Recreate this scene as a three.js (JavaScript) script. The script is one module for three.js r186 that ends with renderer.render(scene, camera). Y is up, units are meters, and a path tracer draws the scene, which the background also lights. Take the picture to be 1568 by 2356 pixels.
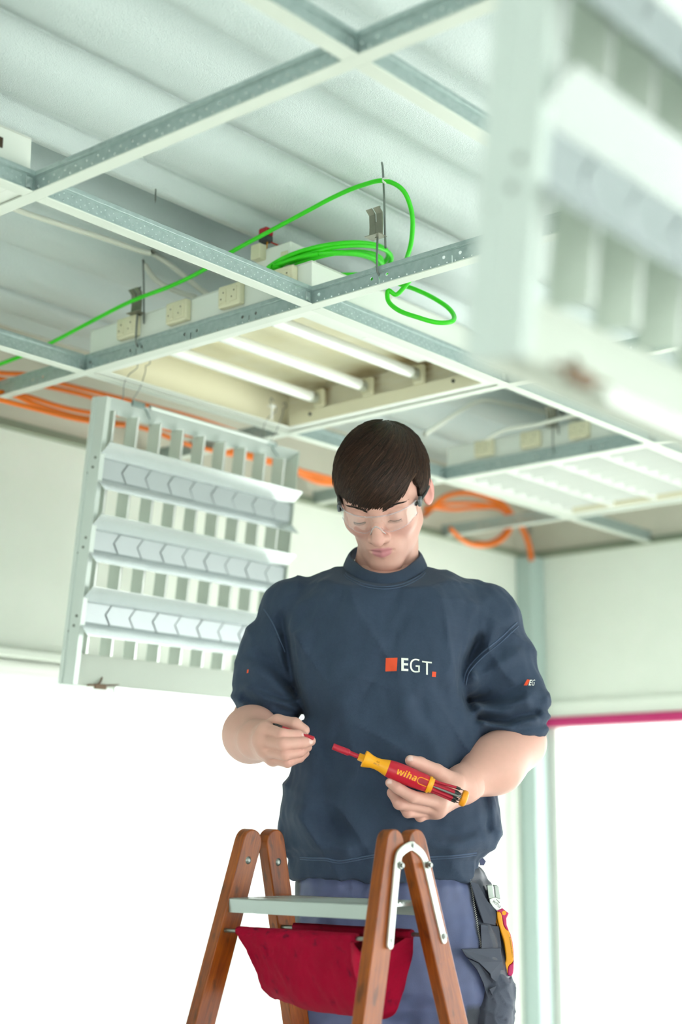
import * as THREE from 'three';
import { RoundedBoxGeometry } from 'three/addons/geometries/RoundedBoxGeometry.js';
import { mergeGeometries, mergeVertices, toCreasedNormals } from 'three/addons/utils/BufferGeometryUtils.js';
import { FontLoader } from 'three/addons/loaders/FontLoader.js';
import { TextGeometry } from 'three/addons/geometries/TextGeometry.js';
import { createNoise3D, createNoise2D } from 'simplex-noise';

// ---------------------------------------------------------------- camera, sky, exposure
const YAW = -0.866, PITCH = 0.21117, ROLL = 0.00535, FPX = 3439.2, CAMY = 1.57;
const scene = new THREE.Scene();
const camera = new THREE.PerspectiveCamera(2 * Math.atan(1178 / FPX) * 180 / Math.PI, 1568 / 2356, 0.05, 60);
camera.rotation.set(PITCH, YAW, ROLL, 'YXZ');
camera.position.set(0, CAMY, 0);
camera.updateMatrixWorld(true);
camera.focus = 2.5;
camera.filmGauge = 36;
camera.userData.fStop = 2.2;
scene.background = new THREE.Color(0.955, 1.0, 0.985);          // white overcast sky
scene.backgroundIntensity = 4.6;
const renderer = new THREE.WebGLRenderer();
renderer.toneMapping = THREE.LinearToneMapping;
renderer.toneMappingExposure = 1.36;
renderer.shadowMap.enabled = true;

// ---------------------------------------------------------------- helpers
const PI = Math.PI, V = (x, y, z) => new THREE.Vector3(x, y, z);
function rng(seed) { let s = seed >>> 0; return () => { s = (s + 0x6D2B79F5) | 0; let t = Math.imul(s ^ (s >>> 15), 1 | s); t = (t + Math.imul(t ^ (t >>> 7), 61 | t)) ^ t; return ((t ^ (t >>> 14)) >>> 0) / 4294967296; }; }
const noise3 = createNoise3D(rng(11)), noise2 = createNoise2D(rng(12));
const lerp = (a, b, t) => a + (b - a) * t, clamp = (x, a, b) => Math.min(b, Math.max(a, x));
const sstep = (a, b, x) => { const t = clamp((x - a) / (b - a), 0, 1); return t * t * (3 - 2 * t); };

const used = new Map();
function numbered(n) { const k = used.get(n) ?? 0; used.set(n, k + 1); return k ? `${n}_${String(k).padStart(3, '0')}` : n; }
function tag(o, label, category, group) { o.userData.label = label; o.userData.category = category; if (group) o.userData.group = group; return o; }
function thing(name, label, category, pos = [0, 0, 0], turn = 0, group) {
  const o = new THREE.Group(); o.name = numbered(name); scene.add(o);
  o.position.set(...pos); o.rotation.y = turn; return tag(o, label, category, group);
}
function clean(g) { if (g.index) g = g.toNonIndexed(); for (const k of Object.keys(g.attributes)) if (!['position', 'normal', 'uv', 'color'].includes(k)) g.deleteAttribute(k); if (!g.attributes.uv) g.setAttribute('uv', new THREE.BufferAttribute(new Float32Array(g.attributes.position.count * 2), 2)); return g; }
function join(list) { return list.length === 1 ? list[0] : mergeGeometries(list.map(clean)); }
function obj(name, geo, mat, parent = scene, label) {
  const m = new THREE.Mesh(Array.isArray(geo) ? join(geo) : geo, mat);
  m.name = parent === scene ? numbered(name) : name; m.castShadow = m.receiveShadow = true; parent.add(m);
  if (label) m.userData.label = label;
  return m;
}
function struct(name, geo, mat) { const m = obj(name, geo, mat); m.userData.kind = 'structure'; return m; }
const box = (w, h, d, x = 0, y = 0, z = 0) => new THREE.BoxGeometry(w, h, d).translate(x, y, z);
const boxB = (x0, x1, y0, y1, z0, z1) => box(x1 - x0, y1 - y0, z1 - z0, (x0 + x1) / 2, (y0 + y1) / 2, (z0 + z1) / 2);
const rbox = (w, h, d, r = 0.003, x = 0, y = 0, z = 0, s = 2) => new RoundedBoxGeometry(w, h, d, s, r).translate(x, y, z);
const cyl = (r0, r1, h, n = 16) => new THREE.CylinderGeometry(r0, r1, h, n);
function tube(pts, r, seg = 0, rad = 8, closed = false) {
  const c = new THREE.CatmullRomCurve3(pts.map((p) => p.isVector3 ? p : V(...p)), closed, 'centripetal');
  return new THREE.TubeGeometry(c, seg || pts.length * 8, r, rad, closed);
}
function rod(a, b, r, n = 10, r1 = r) {           // straight bar from a to b
  const A = V(...a), B = V(...b), d = B.clone().sub(A), g = cyl(r1, r, d.length(), n);
  g.applyQuaternion(new THREE.Quaternion().setFromUnitVectors(V(0, 1, 0), d.clone().normalize()));
  return g.translate((A.x + B.x) / 2, (A.y + B.y) / 2, (A.z + B.z) / 2);
}
function extrude(pts, depth, bevel = 0, holes = [], steps = 1) {
  const s = pts instanceof THREE.Shape ? pts : new THREE.Shape(pts.map((p) => new THREE.Vector2(...p)));
  s.holes.push(...holes);
  return new THREE.ExtrudeGeometry(s, { depth, steps, curveSegments: 10, bevelEnabled: bevel > 0, bevelSize: bevel, bevelThickness: bevel, bevelSegments: 2, bevelOffset: -bevel });
}
function boxUV(g, k = 1, swap = false) {          // uv in metres from the dominant side of each face
  g = g.index ? g.toNonIndexed() : g; const p = g.attributes.position, n = p.count, uv = new Float32Array(n * 2), a = V(0, 0, 0), b = V(0, 0, 0), c = V(0, 0, 0);
  for (let i = 0; i < n; i += 3) {
    a.fromBufferAttribute(p, i); b.fromBufferAttribute(p, i + 1).sub(a); c.fromBufferAttribute(p, i + 2).sub(a); b.cross(c);
    const x = Math.abs(b.x), y = Math.abs(b.y), z = Math.abs(b.z);
    for (let j = i; j < i + 3; j++) {
      let u, v; if (x >= y && x >= z) { u = p.getZ(j); v = p.getY(j); } else if (y >= z) { u = p.getX(j); v = p.getZ(j); } else { u = p.getX(j); v = p.getY(j); }
      uv[2 * j] = (swap ? v : u) * k; uv[2 * j + 1] = (swap ? u : v) * k;
    }
  }
  g.setAttribute('uv', new THREE.BufferAttribute(uv, 2)); return g;
}
function finer(g, most) {                          // split triangles until no edge is longer than most
  g = g.index ? g.toNonIndexed() : g; const src = g.attributes.position.array, out = [], st = [];
  for (let i = 0; i < src.length; i += 9) st.push(Array.from(src.slice(i, i + 9)));
  while (st.length) { const t = st.pop(), P = [0, 3, 6].map((k) => t.slice(k, k + 3)), l = [0, 1, 2].map((k) => Math.hypot(...[0, 1, 2].map((c) => P[k][c] - P[(k + 1) % 3][c]))), k = l.indexOf(Math.max(...l)); if (l[k] <= most) { out.push(...t); continue; } const a = P[k], b = P[(k + 1) % 3], c = P[(k + 2) % 3], m = [0, 1, 2].map((i) => (a[i] + b[i]) / 2); st.push([...a, ...m, ...c], [...m, ...b, ...c]); }
  const r = new THREE.BufferGeometry(); r.setAttribute('position', new THREE.Float32BufferAttribute(out, 3)); return r;
}
// tileable fractal noise
function tileNoise(seed) {
  const r = rng(seed), n4 = createNoise3D(r);
  return (u, v, f, oct = 4) => { let s = 0, a = 1, t = 0; for (let o = 0; o < oct; o++) { const A = 2 * PI * u, R = f / (2 * PI); s += a * (n4(Math.cos(A) * R, Math.sin(A) * R, v * f) * Math.cos(PI * v / 2) ** 2 + n4(Math.cos(A) * R, Math.sin(A) * R, (v - 1) * f) * Math.sin(PI * v / 2) ** 2); t += a; a *= .5; f *= 2; } return s / t; };
}
function tex(w, h, fn, { srgb = false, repeat } = {}) {
  const d = new Uint8Array(w * h * 4);
  for (let y = 0; y < h; y++) for (let x = 0; x < w; x++) { const c = fn(x / w, y / h), i = 4 * (y * w + x); if (typeof c === 'number') d[i] = d[i + 1] = d[i + 2] = clamp(c, 0, 1) * 255; else for (let k = 0; k < 3; k++) d[i + k] = clamp(c[k], 0, 1) * 255; d[i + 3] = 255; }
  const t = new THREE.DataTexture(d, w, h); t.magFilter = THREE.LinearFilter; t.minFilter = THREE.LinearMipmapLinearFilter; t.generateMipmaps = true;
  t.wrapS = t.wrapT = THREE.RepeatWrapping; if (srgb) t.colorSpace = THREE.SRGBColorSpace; if (repeat) t.repeat.set(...repeat); t.needsUpdate = true; return t;
}
const mat = (color, roughness = 0.6, o = {}) => new THREE.MeshPhysicalMaterial({ color, roughness, side: THREE.DoubleSide, ...o });
const rgbOf = (hex) => [(hex >> 16 & 255) / 255, (hex >> 8 & 255) / 255, (hex & 255) / 255];
const mix3 = (a, b, t) => [lerp(a[0], b[0], t), lerp(a[1], b[1], t), lerp(a[2], b[2], t)];

// ---- points of the picture turned into places: a frame that looks the way the camera does, at 2.65 m along the floor
const FWD = V(-Math.sin(YAW), 0, -Math.cos(YAW)), STAND = 2.65;
const eyeBasis = new THREE.Matrix4().makeRotationFromEuler(new THREE.Euler(PITCH, 0, ROLL, 'YXZ'));
function at(px, py, z) { const d = V((px - 784) / FPX, -(py - 1178) / FPX, -1).applyMatrix4(eyeBasis); return d.multiplyScalar((z - STAND) / d.z).add(V(0, CAMY, STAND)); }
const worldRay = (px, py) => V((px - 784) / FPX, -(py - 1178) / FPX, -1).applyMatrix4(new THREE.Matrix4().extractRotation(camera.matrixWorld));
const onX = (px, py, X) => { const d = worldRay(px, py); return d.multiplyScalar(X / d.x).add(V(0, CAMY, 0)); };
const onY = (px, py, Y) => { const d = worldRay(px, py); return d.multiplyScalar((Y - CAMY) / d.y).add(V(0, CAMY, 0)); };
const onZ = (px, py, Z) => { const d = worldRay(px, py); return d.multiplyScalar(Z / d.z).add(V(0, CAMY, 0)); };

// ---------------------------------------------------------------- signed distances and their mesh
const smin = (a, b, k) => { const h = Math.max(k - Math.abs(a - b), 0) / k; return Math.min(a, b) - h * h * k * .25; };
const smax = (a, b, k) => -smin(-a, -b, k);
function cap(x, y, z, a, b, ra, rb) {
  const bx = b.x - a.x, by = b.y - a.y, bz = b.z - a.z, px = x - a.x, py = y - a.y, pz = z - a.z;
  const t = clamp((px * bx + py * by + pz * bz) / (bx * bx + by * by + bz * bz + 1e-12), 0, 1);
  return Math.hypot(px - bx * t, py - by * t, pz - bz * t) - lerp(ra, rb, t);
}
function chain(x, y, z, pts, rs, k = .004) { let d = 1; for (let i = 0; i + 1 < pts.length; i++) d = smin(d, cap(x, y, z, pts[i], pts[i + 1], rs[i], rs[i + 1]), k); return d; }
function ell(x, y, z, cx, cy, cz, a, b, c) { const X = (x - cx) / a, Y = (y - cy) / b, Z = (z - cz) / c, k0 = Math.hypot(X, Y, Z), k1 = Math.hypot(X / a, Y / b, Z / c); return k1 > 1e-9 ? k0 * (k0 - 1) / k1 : -Math.min(a, b, c); }
const sph = (x, y, z, c, r) => Math.hypot(x - c[0], y - c[1], z - c[2]) - r;
function meshSDF(f, lo, hi, h, { color, uv, project = 1 } = {}) {
  const n = [0, 1, 2].map((i) => Math.ceil((hi[i] - lo[i]) / h / 4) * 4 + 1), [nx, ny, nz] = n, F = new Float32Array(nx * ny * nz), id = (i, j, k) => i + nx * (j + ny * k);
  for (let K = 0; K < nz; K += 4) for (let J = 0; J < ny; J += 4) for (let I = 0; I < nx; I += 4) {
    const v = f(lo[0] + (I + 1.5) * h, lo[1] + (J + 1.5) * h, lo[2] + (K + 1.5) * h), far = Math.abs(v) > h * 8;
    for (let k = K; k < Math.min(K + 4, nz); k++) for (let j = J; j < Math.min(J + 4, ny); j++) for (let i = I; i < Math.min(I + 4, nx); i++)
      F[id(i, j, k)] = far ? v : f(lo[0] + i * h, lo[1] + j * h, lo[2] + k * h);
  }
  const vid = new Int32Array(nx * ny * nz).fill(-1), P = [], idx = [];
  for (let k = 0; k < nz - 1; k++) for (let j = 0; j < ny - 1; j++) for (let i = 0; i < nx - 1; i++) {
    let mask = 0; const g = [];
    for (let c = 0; c < 8; c++) { const v = F[id(i + (c & 1), j + (c >> 1 & 1), k + (c >> 2))]; g.push(v); if (v < 0) mask |= 1 << c; }
    if (mask === 0 || mask === 255) continue;
    let sx = 0, sy = 0, sz = 0, m = 0;
    for (let c = 0; c < 8; c++) for (let b = 1; b < 8; b <<= 1) if (!(c & b)) { const e = c | b, A = g[c], B = g[e]; if ((A < 0) !== (B < 0)) { const t = A / (A - B); sx += (c & 1) + (b === 1 ? t : 0); sy += (c >> 1 & 1) + (b === 2 ? t : 0); sz += (c >> 2) + (b === 4 ? t : 0); m++; } }
    vid[id(i, j, k)] = P.length / 3; P.push(lo[0] + (i + sx / m) * h, lo[1] + (j + sy / m) * h, lo[2] + (k + sz / m) * h);
  }
  const quad = (a, b, c, d, flip) => { if (a < 0 || b < 0 || c < 0 || d < 0) return; flip ? idx.push(a, c, b, a, d, c) : idx.push(a, b, c, a, c, d); };
  for (let k = 1; k < nz - 1; k++) for (let j = 1; j < ny - 1; j++) for (let i = 1; i < nx - 1; i++) {
    const s = F[id(i, j, k)] < 0;
    if (s !== F[id(i + 1, j, k)] < 0) quad(vid[id(i, j - 1, k - 1)], vid[id(i, j, k - 1)], vid[id(i, j, k)], vid[id(i, j - 1, k)], !s);
    if (s !== F[id(i, j + 1, k)] < 0) quad(vid[id(i - 1, j, k - 1)], vid[id(i - 1, j, k)], vid[id(i, j, k)], vid[id(i, j, k - 1)], !s);
    if (s !== F[id(i, j, k + 1)] < 0) quad(vid[id(i - 1, j - 1, k)], vid[id(i, j - 1, k)], vid[id(i, j, k)], vid[id(i - 1, j, k)], !s);
  }
  const N = new Float32Array(P.length), e = h * .6, C = color && new Float32Array(P.length), U = new Float32Array(P.length / 3 * 2);
  for (let i = 0; i < P.length; i += 3) {
    let x = P[i], y = P[i + 1], z = P[i + 2], gx, gy, gz;
    for (let r = 0; r <= project; r++) {
      gx = f(x + e, y, z) - f(x - e, y, z); gy = f(x, y + e, z) - f(x, y - e, z); gz = f(x, y, z + e) - f(x, y, z - e);
      const l = Math.hypot(gx, gy, gz) || 1, d = r < project ? clamp(f(x, y, z), -h * .5, h * .5) : 0; gx /= l; gy /= l; gz /= l; x -= gx * d; y -= gy * d; z -= gz * d;
    }
    P[i] = x; P[i + 1] = y; P[i + 2] = z; N[i] = gx; N[i + 1] = gy; N[i + 2] = gz;
    if (color) { const c = color(x, y, z, gx, gy, gz); C[i] = c[0]; C[i + 1] = c[1]; C[i + 2] = c[2]; }
    const q = uv ? uv(x, y, z, gx, gy, gz) : [x + z * .7, y]; U[i / 3 * 2] = q[0]; U[i / 3 * 2 + 1] = q[1];
  }
  const geo = new THREE.BufferGeometry(); geo.setAttribute('position', new THREE.Float32BufferAttribute(P, 3)); geo.setAttribute('normal', new THREE.BufferAttribute(N, 3)); geo.setAttribute('uv', new THREE.BufferAttribute(U, 2));
  if (color) geo.setAttribute('color', new THREE.BufferAttribute(C, 3));
  geo.setIndex(idx); return geo;
}
// ---------------------------------------------------------------- materials of the place
const tn = tileNoise(5);
const stipple = tex(512, 512, (u, v) => .5 + .32 * tn(u, v, 60, 2) + .2 * tn(u, v, 16, 2));
const mottle = tex(256, 256, (u, v) => { const m = .5 + .5 * tn(u, v, 7, 4); return mix3([.98, .985, .98], [1, 1, 1], m); }, { srgb: true });
const spangle = tex(256, 256, (u, v) => { const m = .5 + .5 * tn(u, v, 14, 3); return mix3([.88, .9, .9], [1, 1, 1], m); }, { srgb: true });
const grain = tex(256, 256, (u, v) => .5 + .5 * tn(u, v, 40, 3));
const M = {
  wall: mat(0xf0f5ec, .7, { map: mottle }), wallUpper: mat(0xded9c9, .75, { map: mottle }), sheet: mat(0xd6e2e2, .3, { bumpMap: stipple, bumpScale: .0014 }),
  floor: mat(0xcfd0c8, .5, { map: mottle }), post: mat(0xb5c8c3, .45), magenta: mat(0xc5236f, .5), white: mat(0xf1f3ee, .4), whiteCap: mat(0xdde4da, .4),
  galv: mat(0xbccbca, .36, { metalness: .6, map: spangle }), galvDark: mat(0x8d9c9a, .4, { metalness: .7, map: spangle }), trim: mat(0x9ba48f, .6),
  lumi: mat(0xe9eee6, .4), cream: mat(0xeae6cc, .5), socket: mat(0xe2dec0, .45), tube: mat(0xf4f7f2, .12, { clearcoat: .6 }), dark: mat(0x24282a, .6),
  steel: mat(0x8a8f8b, .35, { metalness: .9 }), bright: mat(0xd5dbdb, .22, { metalness: .9 }), blind: mat(0xf6faf8, 1, { transmission: .24, thickness: 0 }), glass: mat(0xffffff, .02, { transmission: 1, thickness: 0 }),
  green: mat(0x35d613, .38), orange: mat(0xf07606, .5), cableWhite: mat(0xe6e8dc, .5), ground: mat(0xe8e8e2, .9),
};
// ---------------------------------------------------------------- the room
const YG = 2.497, X0 = 1.29, Z0 = -1.076, S = .625, XR = 4.295, ZL = -2.80, XB = -1.7, ZF = 2.4, YS = YG + .225, YT = 2.95;
struct('floor', boxUV(boxB(XB - .2, XR + .2, -.15, 0, ZL - .2, ZF + .2)), M.floor);
struct('ceiling', boxB(XB - .2, XR + .2, YT, YT + .15, ZL - .2, ZF + .2), M.wall);
// left wall with its window band, head at 1.963
const wl = .16, headL = 1.963, headR = 1.95, sill = .32;
struct('wall_left', [boxUV(boxB(XB - .2, XR + .2, headL, YG - .004, ZL - wl, ZL)), boxUV(boxB(XB - .2, XR + .2, 0, sill, ZL - wl, ZL)), boxUV(boxB(XB - .2, .55, sill, headL, ZL - wl, ZL)), boxUV(boxB(4.17, XR + .2, sill, headL, ZL - wl, ZL))], M.wall);
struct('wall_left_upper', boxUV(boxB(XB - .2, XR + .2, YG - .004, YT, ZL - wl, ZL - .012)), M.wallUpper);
struct('wall_right', [boxUV(boxB(XR, XR + wl, headR, YG - .004, ZL, ZF)), boxUV(boxB(XR, XR + wl, 0, sill, ZL, ZF)), boxUV(boxB(XR, XR + wl, sill, headR, 1.9, ZF)), boxUV(boxB(XR, XR + wl, sill, headR, ZL, -2.76))], M.wall);
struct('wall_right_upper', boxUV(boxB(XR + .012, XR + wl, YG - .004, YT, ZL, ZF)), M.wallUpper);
struct('wall_front', [boxUV(boxB(XB - .2, XR + .2, 2.2, YT, ZF, ZF + wl)), boxUV(boxB(XB - .2, XR + .2, 0, sill, ZF, ZF + wl)), boxUV(boxB(XB - .2, .8, sill, 2.2, ZF, ZF + wl)), boxUV(boxB(3.9, XR + .2, sill, 2.2, ZF, ZF + wl))], M.wall);
struct('wall_back', [boxUV(boxB(XB - wl, XB, 2.2, YT, ZL, ZF)), boxUV(boxB(XB - wl, XB, 0, sill, ZL, ZF)), boxUV(boxB(XB - wl, XB, sill, 2.2, 2.0, ZF)), boxUV(boxB(XB - wl, XB, sill, 2.2, ZL, -.3))], M.wall);
struct('ground', boxB(-30, 34, -.4, -.3, -32, 30), M.ground);
// ledge over the left window, corner post, magenta trim
struct('trim_1', rbox(4.15 - .55, .018, .03, .004, 2.35, headL + .006, ZL + .014), M.wall);
struct('trim_2', rbox(.026, .032, 1.9 + 2.735, .004, XR - .014, headR - .018, (1.9 - 2.735) / 2), M.magenta);
struct('trim_3', [rbox(.085, YG - .004, .062, .006, XR - .0425, (YG - .004) / 2, ZL + .031)], M.post);
struct('trim_4', rbox(.02, .05, 1.9 + 2.735, .003, XR - .008, headR + .024, (1.9 - 2.735) / 2), M.wall);
function windowUnit(name, alongX, a, b, at0, y0, y1, mullions) {
  const g = new THREE.Group(); g.name = name; g.userData.kind = 'structure'; scene.add(g);
  const P = (u0, u1, v0, v1, w0, w1) => alongX ? boxB(u0, u1, v0, v1, at0 + w0, at0 + w1) : boxB(at0 + w0, at0 + w1, v0, v1, u0, u1);
  obj('frame', [P(a, b, y0, y0 + .05, -.03, .03), P(a, b, y1 - .035, y1, -.03, .03), P(a, a + .05, y0 + .05, y1 - .035, -.03, .03), P(b - .05, b, y0 + .05, y1 - .035, -.03, .03)], M.white, g);
  for (const m of mullions) obj('mullion', P(m - .025, m + .025, y0 + .05, y1 - .035, -.03, .03), M.white, g);
  const e = [a + .05, ...mullions, b - .05];
  for (let i = 0; i + 1 < e.length; i++) obj('pane', P(e[i], e[i + 1], y0 + .05, y1 - .035, -.001, .001), M.glass, g);
  return g;
}
windowUnit('window_1', true, .55, 4.17, ZL - .09, sill, headL, [1.76, 2.97]);
windowUnit('window_2', false, -2.76, 1.9, XR + .035, sill, headR - .002, [-.45]);
windowUnit('window_4', true, .8, 3.9, ZF + .08, sill, 2.2, [1.83, 2.87]);
windowUnit('window_3', false, -.3, 2.0, XB - .08, sill, 2.2, [.85]);
// translucent blinds drawn over the left window
[[.57, 1.735, 'white translucent blind on the window furthest left from the man'], [1.785, 2.945, 'white translucent blind behind the hanging louvre'], [2.995, 4.15, 'white translucent blind between the man and the corner post']].forEach(([a, b, l]) => {
  const t = thing('roller_blind', l, 'blind', [0, 0, 0], 0, 'white blinds on the left window');
  obj('fabric', boxB(a, b, sill + .03, headL - .02, ZL - .041, ZL - .04), M.blind, t);
  obj('bottom_bar', rbox(b - a, .022, .012, .003, (a + b) / 2, sill + .03, ZL - .04), M.white, t);
  obj('roller', new THREE.CylinderGeometry(.016, .016, b - a, 14).rotateZ(PI / 2).translate((a + b) / 2, headL - .02, ZL - .04), M.white, t);
});
// perimeter angle that carries the grid
struct('trim_5', [boxB(XB, XR, YG - .004, YG - .001, ZL, ZL + .024), boxB(XB, XR, YG - .004, YG + .022, ZL - .001, ZL + .001)], M.trim);
struct('trim_6', [boxB(XR - .024, XR, YG - .004, YG - .001, ZL, ZF), boxB(XR - .001, XR + .001, YG - .004, YG + .022, ZL, ZF)], M.trim);

// ---------------------------------------------------------------- roof sheet above the grid: a bent profile swept along x
{
  const prof = [[.6, 0], [.45, 0], [.42, .02], [.36, .02], [.33, 0], [.2, 0], [.17, .02], [.10, .02], [.07, 0], [-.1, 0], [-.13, .02], [-.2, .02], [-.23, 0], [-.36, 0], [-.39, .022], [-.45, .022], [-.48, 0], [-.60, 0], [-.63, .018], [-.70, .018], [-.73, 0], [-.88, 0], [-.91, .016], [-.95, .018], [-.975, .002], [-1.07, 0], [-1.072, .03], [-1.085, .03], [-1.09, .004], [-1.13, .014], [-1.16, .018], [-1.185, 0],
    [-1.24, 0], [-1.285, .024], [-1.32, .026], [-1.36, 0], [-1.44, 0], [-1.48, .026], [-1.515, .026], [-1.548, .002], [-1.64, 0], [-1.643, .036], [-1.652, .036], [-1.656, .004], [-1.672, .02], [-1.69, .022], [-1.735, 0], [-1.835, 0], [-1.873, .02], [-1.882, .02], [-1.884, .016], [-1.9, .018], [-1.917, 0], [-1.945, 0], [-1.955, .075], [-2.09, .08], [-2.1, 0], [-2.14, 0], [-2.175, .024], [-2.2, .024], [-2.235, 0], [-2.34, 0], [-2.38, .024], [-2.42, .024], [-2.455, 0], [-2.56, 0], [-2.562, .03], [-2.575, .03], [-2.58, 0], [-2.68, 0], [-2.7, .02], [-2.96, .02]];
  const pos = [], uv = [], idx = [], A = XB, B = XR + .05;
  let s = 0; const fine = [];
  prof.forEach((p, i) => { if (i) { const q = prof[i - 1]; const n = Math.max(1, Math.round(Math.hypot(p[0] - q[0], p[1] - q[1]) / .03)); for (let k = 1; k <= n; k++) fine.push([lerp(q[0], p[0], k / n), lerp(q[1], p[1], k / n)]); } else fine.push(p); });
  const round = fine.map((p, i) => { const a = fine[Math.max(0, i - 1)], b = fine[Math.min(fine.length - 1, i + 1)]; return [p[0], (p[1] * .76 + (a[1] + b[1]) * .12) * 1.35]; });
  round.forEach((p, i) => { if (i) s += Math.hypot(p[0] - round[i - 1][0], p[1] - round[i - 1][1]); pos.push(A, YS + p[1], p[0], B, YS + p[1], p[0]); uv.push(A * 6, s * 6, B * 6, s * 6); if (i) { const k = 2 * i; idx.push(k - 2, k - 1, k, k - 1, k + 1, k); } });
  const g = new THREE.BufferGeometry(); g.setAttribute('position', new THREE.Float32BufferAttribute(pos, 3)); g.setAttribute('uv', new THREE.Float32BufferAttribute(uv, 2)); g.setIndex(idx); g.computeVertexNormals();
  const m = obj('roof_sheet', [g, boxB(A, B, YS + .001, YS + .003, .6, ZF)], M.sheet);
  m.userData.kind = 'structure'; m.name = 'ceiling_sheet';
}
// ---------------------------------------------------------------- suspended grid: tee rails of galvanised steel with white caps
const HOLE = (x, y, r) => { const p = new THREE.Path(); p.absellipse(x, y, r, r, 0, 2 * PI, true); return p; };
const SLOT = (x, y, w, h) => { const p = new THREE.Path(); p.moveTo(x - w / 2, y - h / 2); p.lineTo(x - w / 2, y + h / 2); p.lineTo(x + w / 2, y + h / 2); p.lineTo(x + w / 2, y - h / 2); return p; };
function bumps(L, rows, side, pitch, r) {         // pressed dimples on the web
  const out = [], base = new THREE.ConeGeometry(r, .0016, 6, 1, true).rotateX(side * PI / 2);
  rows.forEach(([y, off]) => { for (let x = .02 + off * pitch; x < L - .02; x += pitch) out.push(base.clone().translate(x, y, side * .0013)); });
  return join(out);
}
function rail(name, label, pos, turn, L, { side = 1, holes = false, rows = [[.013, 0], [.021, .5]], pitch = .0125, r = .0024, group, clip = false, trim = 0 }) {
  const t = thing(name, label, 'ceiling rail', pos, turn, group), hs = [];
  if (holes) for (let x = .1; x < L - .04; x += .15625) { hs.push(SLOT(x, .0125, .0022, .013)); hs.push(HOLE(x - .017, .0195, .0032), HOLE(x + .017, .0195, .0032)); }
  const w = extrude([[0, .001], [L, .001], [L, .031], [0, .031]], .0015, 0, hs).translate(0, 0, -.00075);
  obj('web', boxUV(w, 4), M.galv, t);
  obj('bulb', [boxUV(rbox(L, .0085, .0065, .0014, L / 2, .0342, 0, 1), 4), boxUV(box(L, .0016, .0034, L / 2, .0292, 0), 4)], M.galv, t);
  obj('cap', rbox(L - 2 * trim, .0022, .024, .0006, L / 2, 0, 0, 1), M.whiteCap, t);
  if (rows.length) { const b = obj('embossing', bumps(L, rows, side, pitch, r), clip ? M.galv : M.bright, t); b.userData.kind = 'stuff'; }
  if (clip) {                                      // tab that locks the rail into its neighbour
    for (const x of [.012, L - .012]) obj('end_tab', rbox(.012, .018, .003, .0008, x, .017, side * .0018, 1), M.bright, t);
  }
  return t;
}
const where = ['out past the left edge of the picture', 'through the two nearest ceiling crossings', 'passing above the open lamp with green cable over it', 'along the far side of the open lamp with bare tubes', 'crossing behind the head of the man', 'furthest right, under the orange cable coil'];
for (let u = -1; u <= 4; u++) rail('main_rail', `long ceiling rail ${where[u + 1]}`, [X0 + S * u, YG, .9], PI / 2, .9 - ZL - .002, { side: -1, holes: u !== 0, rows: u === 0 ? [[.013, 0], [.0215, .5]] : [[.009, 0]], pitch: u === 0 ? .0245 : .017, r: u === 0 ? .0029 : .002, group: 'long ceiling rails' });
const rowWord = { '-2': 'above the camera', '-1': 'over the blurred near louvre', 0: 'in the topmost row', 1: 'in the middle row', 2: 'in the row by the left wall' };
const colWord = ['far left', 'left, before the first crossing', 'between first and second crossing', 'beside the open lamp', 'between the open and closed lamps', 'along the closed lamp'];
for (let v = -2; v <= 2; v++) for (let u = -1; u <= 3; u++) {
  rail('cross_rail', `short ceiling rail ${rowWord[v]}, ${colWord[u + 1]}`, [X0 + S * u + .001, YG, Z0 - S * v], 0, S - .002, { side: 1, rows: [[.012, 0], [.018, .5], [.024, 0]], pitch: .0165, r: .0022, clip: true, trim: .0113, group: 'short ceiling rails' });
}
rail('cross_rail', 'short cut ceiling rail ending on the right wall, middle row', [X0 + S * 4 + .001, YG, Z0 - S], 0, XR - X0 - S * 4 - .003, { side: 1, clip: true, trim: .0113, group: 'short ceiling rails' });
rail('cross_rail', 'short cut ceiling rail ending on the right wall near the corner post', [X0 + S * 4 + .001, YG, Z0 - S * 2], 0, XR - X0 - S * 4 - .003, { side: 1, clip: true, trim: .0113, group: 'short ceiling rails' });

// ---------------------------------------------------------------- hangers: two wires and a spring clip
function hanger(label, x, z, top, y0 = YG + .024) {
  const t = thing('wire_hanger', label, 'hanger', [x, y0, z], 0, 'wire hangers of the grid');
  obj('lower_wire', tube([[0.006, -.004, 0], [.0, 0, .001], [-.004, .004, .002], [-.005, .02, .002], [-.003, .07, .002], [0, .125, .004]], .0019, 40, 8), M.steel, t);
  obj('upper_wire', tube([[.004, .045, .014], [.002, .09, .014], [0, top * .7, .014], [-.003, top - .008, .013], [-.001, top, .01], [.006, top - .002, .006]], .0019, 40, 8), M.steel, t);
  const y = .088, pl = [];
  for (const s of [-1, 1]) pl.push(extrude([[-.012, -.02], [-.004, -.02], [-.003, .0], [-.004, .022], [-.014, .03], [-.016, .029], [-.0065, .021], [-.0055, 0], [-.0065, -.018], [-.012, -.0185]], .013).translate(0, y, 0 + (s > 0 ? .0015 : -.0145)));
  obj('clip_plate', [...pl, rbox(.024, .0014, .032, .0006, -.006, y - .021, .0, 1), rbox(.002, .03, .006, .0008, -.0045, y - .008, 0, 1)], mat(0x8b8a7c, .4, { metalness: .8 }), t);
  return t;
}
hanger('wire hanger with spring clip holding up the green cable arch', 1.912, -1.545, .205);
hanger('wire hanger with spring clip beside the row of cream sockets', 1.912, -2.165, .18);
hanger('blurred wire hanger above the empty cell behind the man', 3.162, -1.98, .2);
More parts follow.
